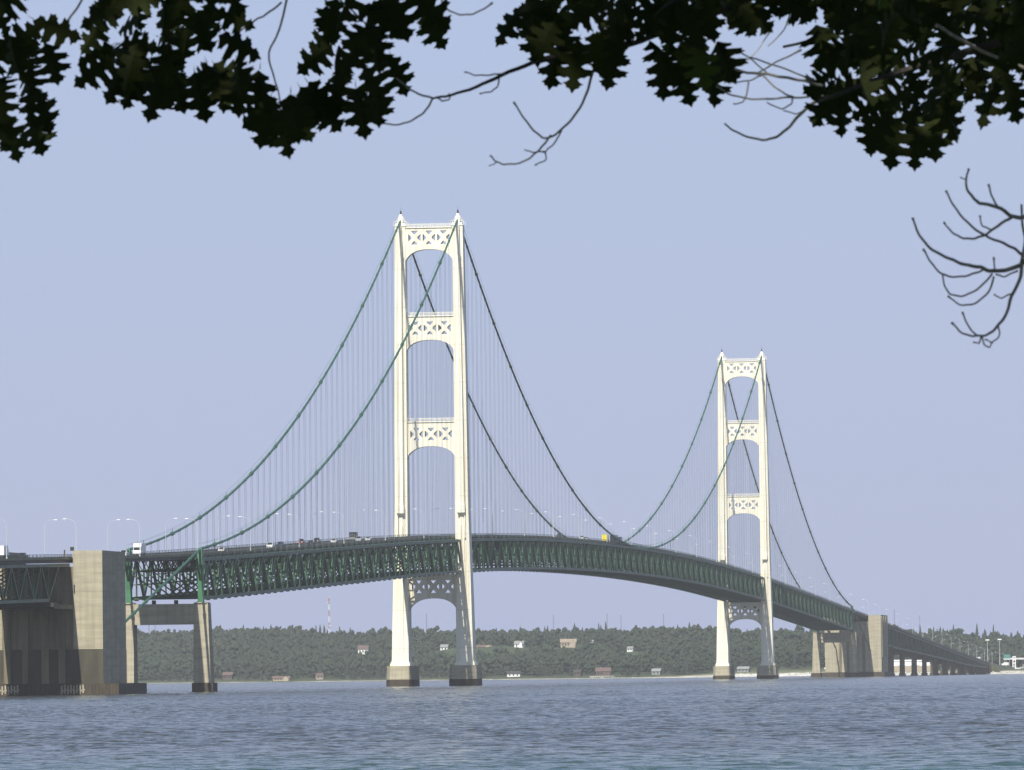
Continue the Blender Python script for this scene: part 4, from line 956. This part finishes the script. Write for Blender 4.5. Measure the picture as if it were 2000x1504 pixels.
for poly, step in SPR:
    xs_ = [p[0] for p in poly]; ys_ = [p[1] for p in poly]
    x = min(xs_)
    cx_ = sum(xs_)/len(xs_)
    while x < max(xs_):
        y = min(ys_)
        while y < max(ys_):
            u, v = x+RNG.uniform(-20, 20), y+RNG.uniform(-20, 20)
            if inpoly(u, v, poly):
                if RNG.random() < (0.16 if u < 1240 else 0.06): y += step; continue
                D = RNG.uniform(15.6, 19.4); edge = not (inpoly(u, v+55, poly) and inpoly(u-50, v, poly) and inpoly(u+50, v, poly))
                if edge: D = RNG.uniform(16.6, 18.2)
                roll = (0.45*RNG.standard_normal()-np.clip((cx_-u)/150.0, -1.1, 1.1)) if edge else RNG.uniform(-1.5, 1.5)
                put_leaf(px(u, v, D), RNG.uniform(0.088, 0.132), RNG.uniform(-0.9, 0.9), RNG.uniform(-0.8, 0.4), roll, 1 if RNG.random() < 0.016 else 0)
            y += step
        x += step
for u, v, ro in ((520, 243, -.5), (560, 262, .1), (594, 242, .5), (500, 228, -1.0), (628, 200, 1.1), (640, 222, .8), (604, 208, .9), (548, 240, -.2), (575, 235, .3), (700, 222, 0), (735, 212, .1), (732, 178, .4), (660, 190, -.3), (185, 150, -.9), (228, 168, -.5), (262, 180, -.2),
        (300, 188, 0), (345, 180, .1), (390, 190, 0), (432, 180, .2), (466, 185, .3), (515, 185, -.2), (178, 75, -1.2), (182, 110, -1.0), (200, 30, -1.2), (992, 48, -.5), (1040, 85, -.2), (1085, 125, 0), (1125, 132, .2), (1195, 130, .1), (1160, 110, 0), (1290, 148, -.3), (1340, 165, 0),
        (1385, 165, .2), (1412, 118, .8), (1612, 212, -.3), (1650, 235, 0), (1700, 265, -.1), (1745, 280, 0), (1790, 285, .1), (1825, 268, .4), (1852, 235, .7), (1930, 205, 0), (1975, 195, .1), (850, 60, 1.0), (838, 28, 1.2), (782, 150, .6), (108, 58, 1.2), (88, 225, .6), (70, 268, .2), (25, 272, 0), (100, 120, .5), (60, 205, .2)):
    for q in range(1): put_leaf(px(u+RNG.uniform(-5, 5), v-6+RNG.uniform(-5, 5), RNG.uniform(16.8, 18.0)), RNG.uniform(0.10, 0.132), RNG.uniform(-0.6, 0.6), RNG.uniform(-0.5, 0.2), ro*0.8+RNG.uniform(-.3, .3)*(1+q), 0)
# the crown above and behind, out of the picture, that keeps the fringe in shade
ax = np.array([-math.sin(YAW), math.cos(YAW), 0]); rx = np.array([math.cos(YAW), math.sin(YAW), 0])
n_up = 0
while n_up < 26000:
    q = RNG.uniform(-1, 1, 3)
    if (q**2).sum() > 1 or (q**2).sum() < 0.12: continue
    D = 9.5+q[0]*13.5; X = 1.0+q[1]*12.5; z = 13.2+q[2]*6.6
    p = CAM+ax*D+rx*X; p[2] = z
    if D > 1:
        vv = 752-((z-CAM[2])/D*FPX-PITCH*FPX); uu = 1000+X/D*FPX
        if vv > -260 and -700 < uu < 2700: continue
    if z < 7.4: continue
    put_leaf(p, RNG.uniform(0.28, 0.46), RNG.uniform(-3, 3), RNG.uniform(-1.6, 0.2), RNG.uniform(-1, 1), 0); n_up += 1
tree = empty('maple_tree', tuple(CAM*np.array([1, 1, 0])+ax*8.5+rx*6.5+np.array([0, 0, 3.0])), 'dark lobed-leaved tree whose branches hang over the top of the view', 'tree')
leafm = mat('maple_leaf', (0.020, 0.026, 0.006), 0.85, 0.35, 9.0); leafp = mat('backlit_maple_leaf', (0.032, 0.045, 0.008), 0.8, 0.3, 9.0)  # a few brighter leaves, with the look of light behind them in their colour
for lm in (leafm, leafp):      # thin leaves let some light through
    n = lm.node_tree; bs = n.nodes['Principled BSDF']; bs.inputs['Specular IOR Level'].default_value = 0.15; tr_ = n.nodes.new('ShaderNodeBsdfTranslucent'); tr_.inputs[0].default_value = (0.012, 0.02, 0.003, 1) if lm is leafm else (0.05, 0.08, 0.008, 1)
    ms = n.nodes.new('ShaderNodeAddShader'); n.links.new(bs.outputs[0], ms.inputs[0]); n.links.new(tr_.outputs[0], ms.inputs[1]); n.links.new(ms.outputs[0], n.nodes['Material Output'].inputs[0])
me = np_mesh('crown', np.concatenate(LVV), np.concatenate(LFF), [leafm, leafp], np.concatenate(LMI))
TL = np.array(tree.location)
c = bpy.data.objects.new('crown', me); COL.objects.link(c); c.parent = tree; c.location = tuple(-TL)
PXM = 17.5/FPX
TW = [([(165, -30), (160, 0), (140, 30), (118, 62), (108, 90), (98, 108)], 5, 6), ([(565, -20), (560, 0), (545, 60), (525, 105), (535, 150), (545, 185), (548, 215)], 6, 3), ([(550, 5), (520, 28), (498, 40), (465, 64)], 5, 4),
      ([(632, -20), (638, 8), (643, 30), (640, 42)], 4, 3), ([(650, -15), (670, 5), (700, 32), (740, 75)], 5, 4), ([(860, -20), (864, 5), (880, 22), (905, 29), (932, 24), (962, 6)], 4, 4),
      ([(1480, -10), (1400, 25), (1300, 62), (1200, 95), (1090, 110), (1040, 123), (980, 147), (930, 170), (880, 186), (845, 192)], 17, 5),
      ([(845, 192), (810, 180), (785, 162), (762, 140)], 5, 4), ([(845, 192), (832, 215), (810, 232), (780, 243), (742, 241)], 5, 3.5), ([(985, 143), (960, 146), (930, 147), (907, 140)], 4, 3), ([(975, 150), (972, 168), (958, 179), (938, 182)], 4, 3),
      ([(853, 190), (865, 197), (878, 193), (877, 183)], 4, 3), ([(1168, 110), (1155, 150), (1146, 182), (1128, 218), (1100, 250), (1070, 270), (1048, 260), (1025, 233), (1004, 200)], 7, 4), ([(1076, 264), (1060, 285), (1045, 300), (1022, 316), (990, 321), (970, 316), (958, 304)], 5, 3.5), ([(972, 316), (955, 325)], 3, 2.5),
      ([(1098, 252), (1084, 278), (1066, 296), (1066, 312), (1045, 322)], 4, 3), ([(1024, 292), (1040, 297), (1064, 296)], 3, 4),
      ([(1400, 118), (1420, 130), (1460, 142), (1490, 144), (1530, 151), (1570, 158), (1605, 168)], 6, 7), ([(1400, 168), (1430, 186), (1480, 194), (1530, 191), (1580, 190)], 4, 5), ([(1490, 148), (1520, 175), (1548, 190)], 4, 4),
      ([(1415, 242), (1440, 259), (1480, 272), (1510, 270), (1537, 252), (1562, 224), (1590, 200), (1625, 180)], 4, 9), ([(1420, 161), (1460, 158), (1487, 147)], 3, 4), ([(1498, 200), (1525, 212), (1545, 203), (1548, 190)], 3, 4), ([(1530, 215), (1555, 222), (1578, 212)], 3, 3), ([(1462, 160), (1458, 185), (1449, 200), (1433, 203)], 4, 3),
      ([(1465, 112), (1520, 130), (1590, 156)], 4, 4), ([(1475, 146), (1515, 122), (1565, 98)], 4, 4), ([(1438, 96), (1470, 118), (1500, 145)], 4, 3), ([(1500, 90), (1530, 60), (1545, 20)], 4, 5), ([(1450, 128), (1478, 100), (1505, 60)], 3, 4),
      ([(2100, 10), (1900, 38), (1760, 50), (1640, 66), (1530, 92)], 22, 9), ([(2100, 50), (1950, 85), (1830, 118), (1700, 160), (1600, 198)], 24, 8), ([(1830, 50), (1880, 80), (1960, 118), (2060, 150)], 9, 8),
      ([(2140, 400), (2040, 418), (2000, 424), (1978, 423), (1950, 405), (1915, 397), (1903, 388), (1889, 370), (1887, 350), (1892, 330)], 12, 4), ([(1948, 403), (1937, 383), (1931, 361)], 5, 4), ([(1978, 423), (1950, 440), (1925, 458), (1900, 466), (1878, 464), (1858, 452), (1844, 435)], 7, 3.5),
      ([(1935, 448), (1918, 440), (1914, 421)], 4, 3), ([(2040, 510), (2000, 500), (1985, 488), (1960, 475), (1922, 459), (1890, 435), (1865, 405), (1847, 372)], 8, 4), ([(2060, 490), (2010, 505), (1985, 522), (1940, 530), (1915, 522), (1885, 517), (1855, 505), (1820, 487), (1795, 458), (1782, 424)], 12, 4.5),
      ([(1925, 525), (1900, 535), (1870, 541), (1840, 535), (1818, 512), (1804, 487)], 5, 4), ([(1938, 535), (1915, 560), (1885, 577), (1858, 575), (1845, 558), (1841, 535)], 5, 3.5), ([(1941, 540), (1932, 568), (1905, 592), (1875, 595), (1852, 578)], 5, 3.5), ([(1945, 535), (1962, 540), (1988, 528)], 4, 4), ([(1943, 530), (1941, 503)], 4, 3.5),
      ([(1996, 515), (1992, 545), (1975, 580), (1966, 612), (1948, 637), (1930, 653), (1905, 656), (1880, 651), (1859, 630)], 9, 4), ([(1908, 656), (1892, 638), (1880, 611)], 4.5, 4), ([(1950, 638), (1952, 655), (1938, 668), (1925, 663)], 4, 3), ([(1918, 656), (1922, 672), (1932, 678), (1938, 668)], 4, 3), ([(1916, 658), (1912, 670), (1902, 668)], 4, 3), ([(1976, 573), (1955, 582), (1942, 575)], 4, 3), ([(1995, 400), (1997, 440), (2002, 470), (1994, 515)], 5, 7), ([(1889, 351), (1876, 347)], 3, 2.5)]
M['twig'] = mat('grey_twig_bark', (0.46, 0.43, 0.34), 0.9, 0.35, 30)
mb = MB()
for i, (pl, w0, w1) in enumerate(TW):
    D0 = 17.5 if i < 31 else 16.8
    if 28 <= i <= 30: D0 = 19.2; w0 *= 0.75; w1 *= 0.75
    thick = max(w0, w1) > 13
    P = [px(u, v, D0+0.25*math.sin(u*0.01+v*0.013)) for u, v in pl]
    P = catmull(P, 4); P = [p+np.array([0, 0, 0.0010*math.sin(j*1.7+i)]) for j, p in enumerate(P)]
    mb.tube([p-TL for p in P], w0*PXM*0.42, w1*PXM*0.42, 7, 0 if thick else 1)
    if w1 < 4.6:
        mb.tube([P[-2]-TL, P[-1]-TL], w1*PXM*0.44, w1*PXM*0.68, 6, 0 if thick else 1)    # swollen bud at the tip
# limbs that join the hanging twigs to the trunk outside the picture
def loc(D, X, z): q = CAM+ax*D+rx*X; q[2] = z; return q-TL
LIMB = [([loc(8.5, 6.5, 6.5), loc(11, 4.5, 8.0), loc(14, 2.6, 7.6), px(2100, 10, 17.5)-TL], .12, .014), ([loc(8.5, 6.5, 6.2), loc(12, 4.2, 7.0), loc(15, 2.5, 6.9), px(2100, 50, 17.5)-TL], .10, .015),
        ([loc(14, 2.6, 7.6), loc(16, 1.8, 7.1), px(1480, -10, 17.5)-TL], .03, .011), ([loc(15, 2.5, 6.9), loc(16.2, 2.0, 6.4), px(2140, 400, 16.8)-TL], .02, .0075), ([px(2140, 400, 16.8)-TL, px(2100, 440, 16.8)-TL, px(2060, 490, 16.8)-TL], .0075, .0075), ([px(2060, 490, 16.8)-TL, px(2040, 510, 16.8)-TL], .006, .005),
        ([loc(8.5, 6.5, 8.0), loc(12, 1.5, 9.2), loc(15.5, -0.8, 8.2), px(640, -160, 17.5)-TL, px(560, -40, 17.5)-TL], .10, .006), ([loc(15.5, -0.8, 8.2), px(150, -220, 17.5)-TL, px(165, -30, 17.5)-TL], .03, .005), ([px(640, -160, 17.5)-TL, px(650, -15, 17.5)-TL], .01, .004), ([px(900, -400, 17.5)-TL, px(860, -20, 17.5)-TL], .01, .0035),
        ([loc(8.5, 6.5, 9.0), loc(4, 2, 12), loc(-1, -2, 14)], .14, .03), ([loc(8.5, 6.5, 9.5), loc(9, 9, 12.5), loc(8, 11, 14.5)], .14, .03), ([loc(8.5, 6.5, 9.2), loc(10, 0, 12), loc(11, -5, 13.5)], .13, .03)]
for P, a, b in LIMB: mb.tube(catmull(P, 6), a, b, 7)
mb.build('branch', [M['bark'], M['twig']], tree)
mb = MB(); mb.tube([(0, 0, -0.6), (0.05, 0, 1.2), (-0.05, 0.1, 3.6), (0.1, 0, 6.4), (0, 0.1, 9.5), (-0.2, 0, 12.5)], 0.34, 0.08, 12); mb.build('trunk', M['bark'], tree)
# ------------------------------------------------------------------ summer haze
mb = MB(); mb.box(-3200, 2600, -2900, 5200, -16, 176.5)
hzm = bpy.data.materials.new('haze'); hzm.use_nodes = True; n = hzm.node_tree
for nd in list(n.nodes):
    if nd.type == 'BSDF_PRINCIPLED': n.nodes.remove(nd)
pv = n.nodes.new('ShaderNodeVolumePrincipled'); pv.inputs['Color'].default_value = (0.92, 0.93, 0.95, 1); pv.inputs['Density'].default_value = 4.0e-5; pv.inputs['Anisotropy'].default_value = 0.0
n.links.new(pv.outputs[0], n.nodes['Material Output'].inputs['Volume'])
hz_ = mb.build('haze', hzm); hz_['kind'] = 'stuff'; hz_['label'] = 'pale blue summer haze over the strait'; hz_['category'] = 'haze'
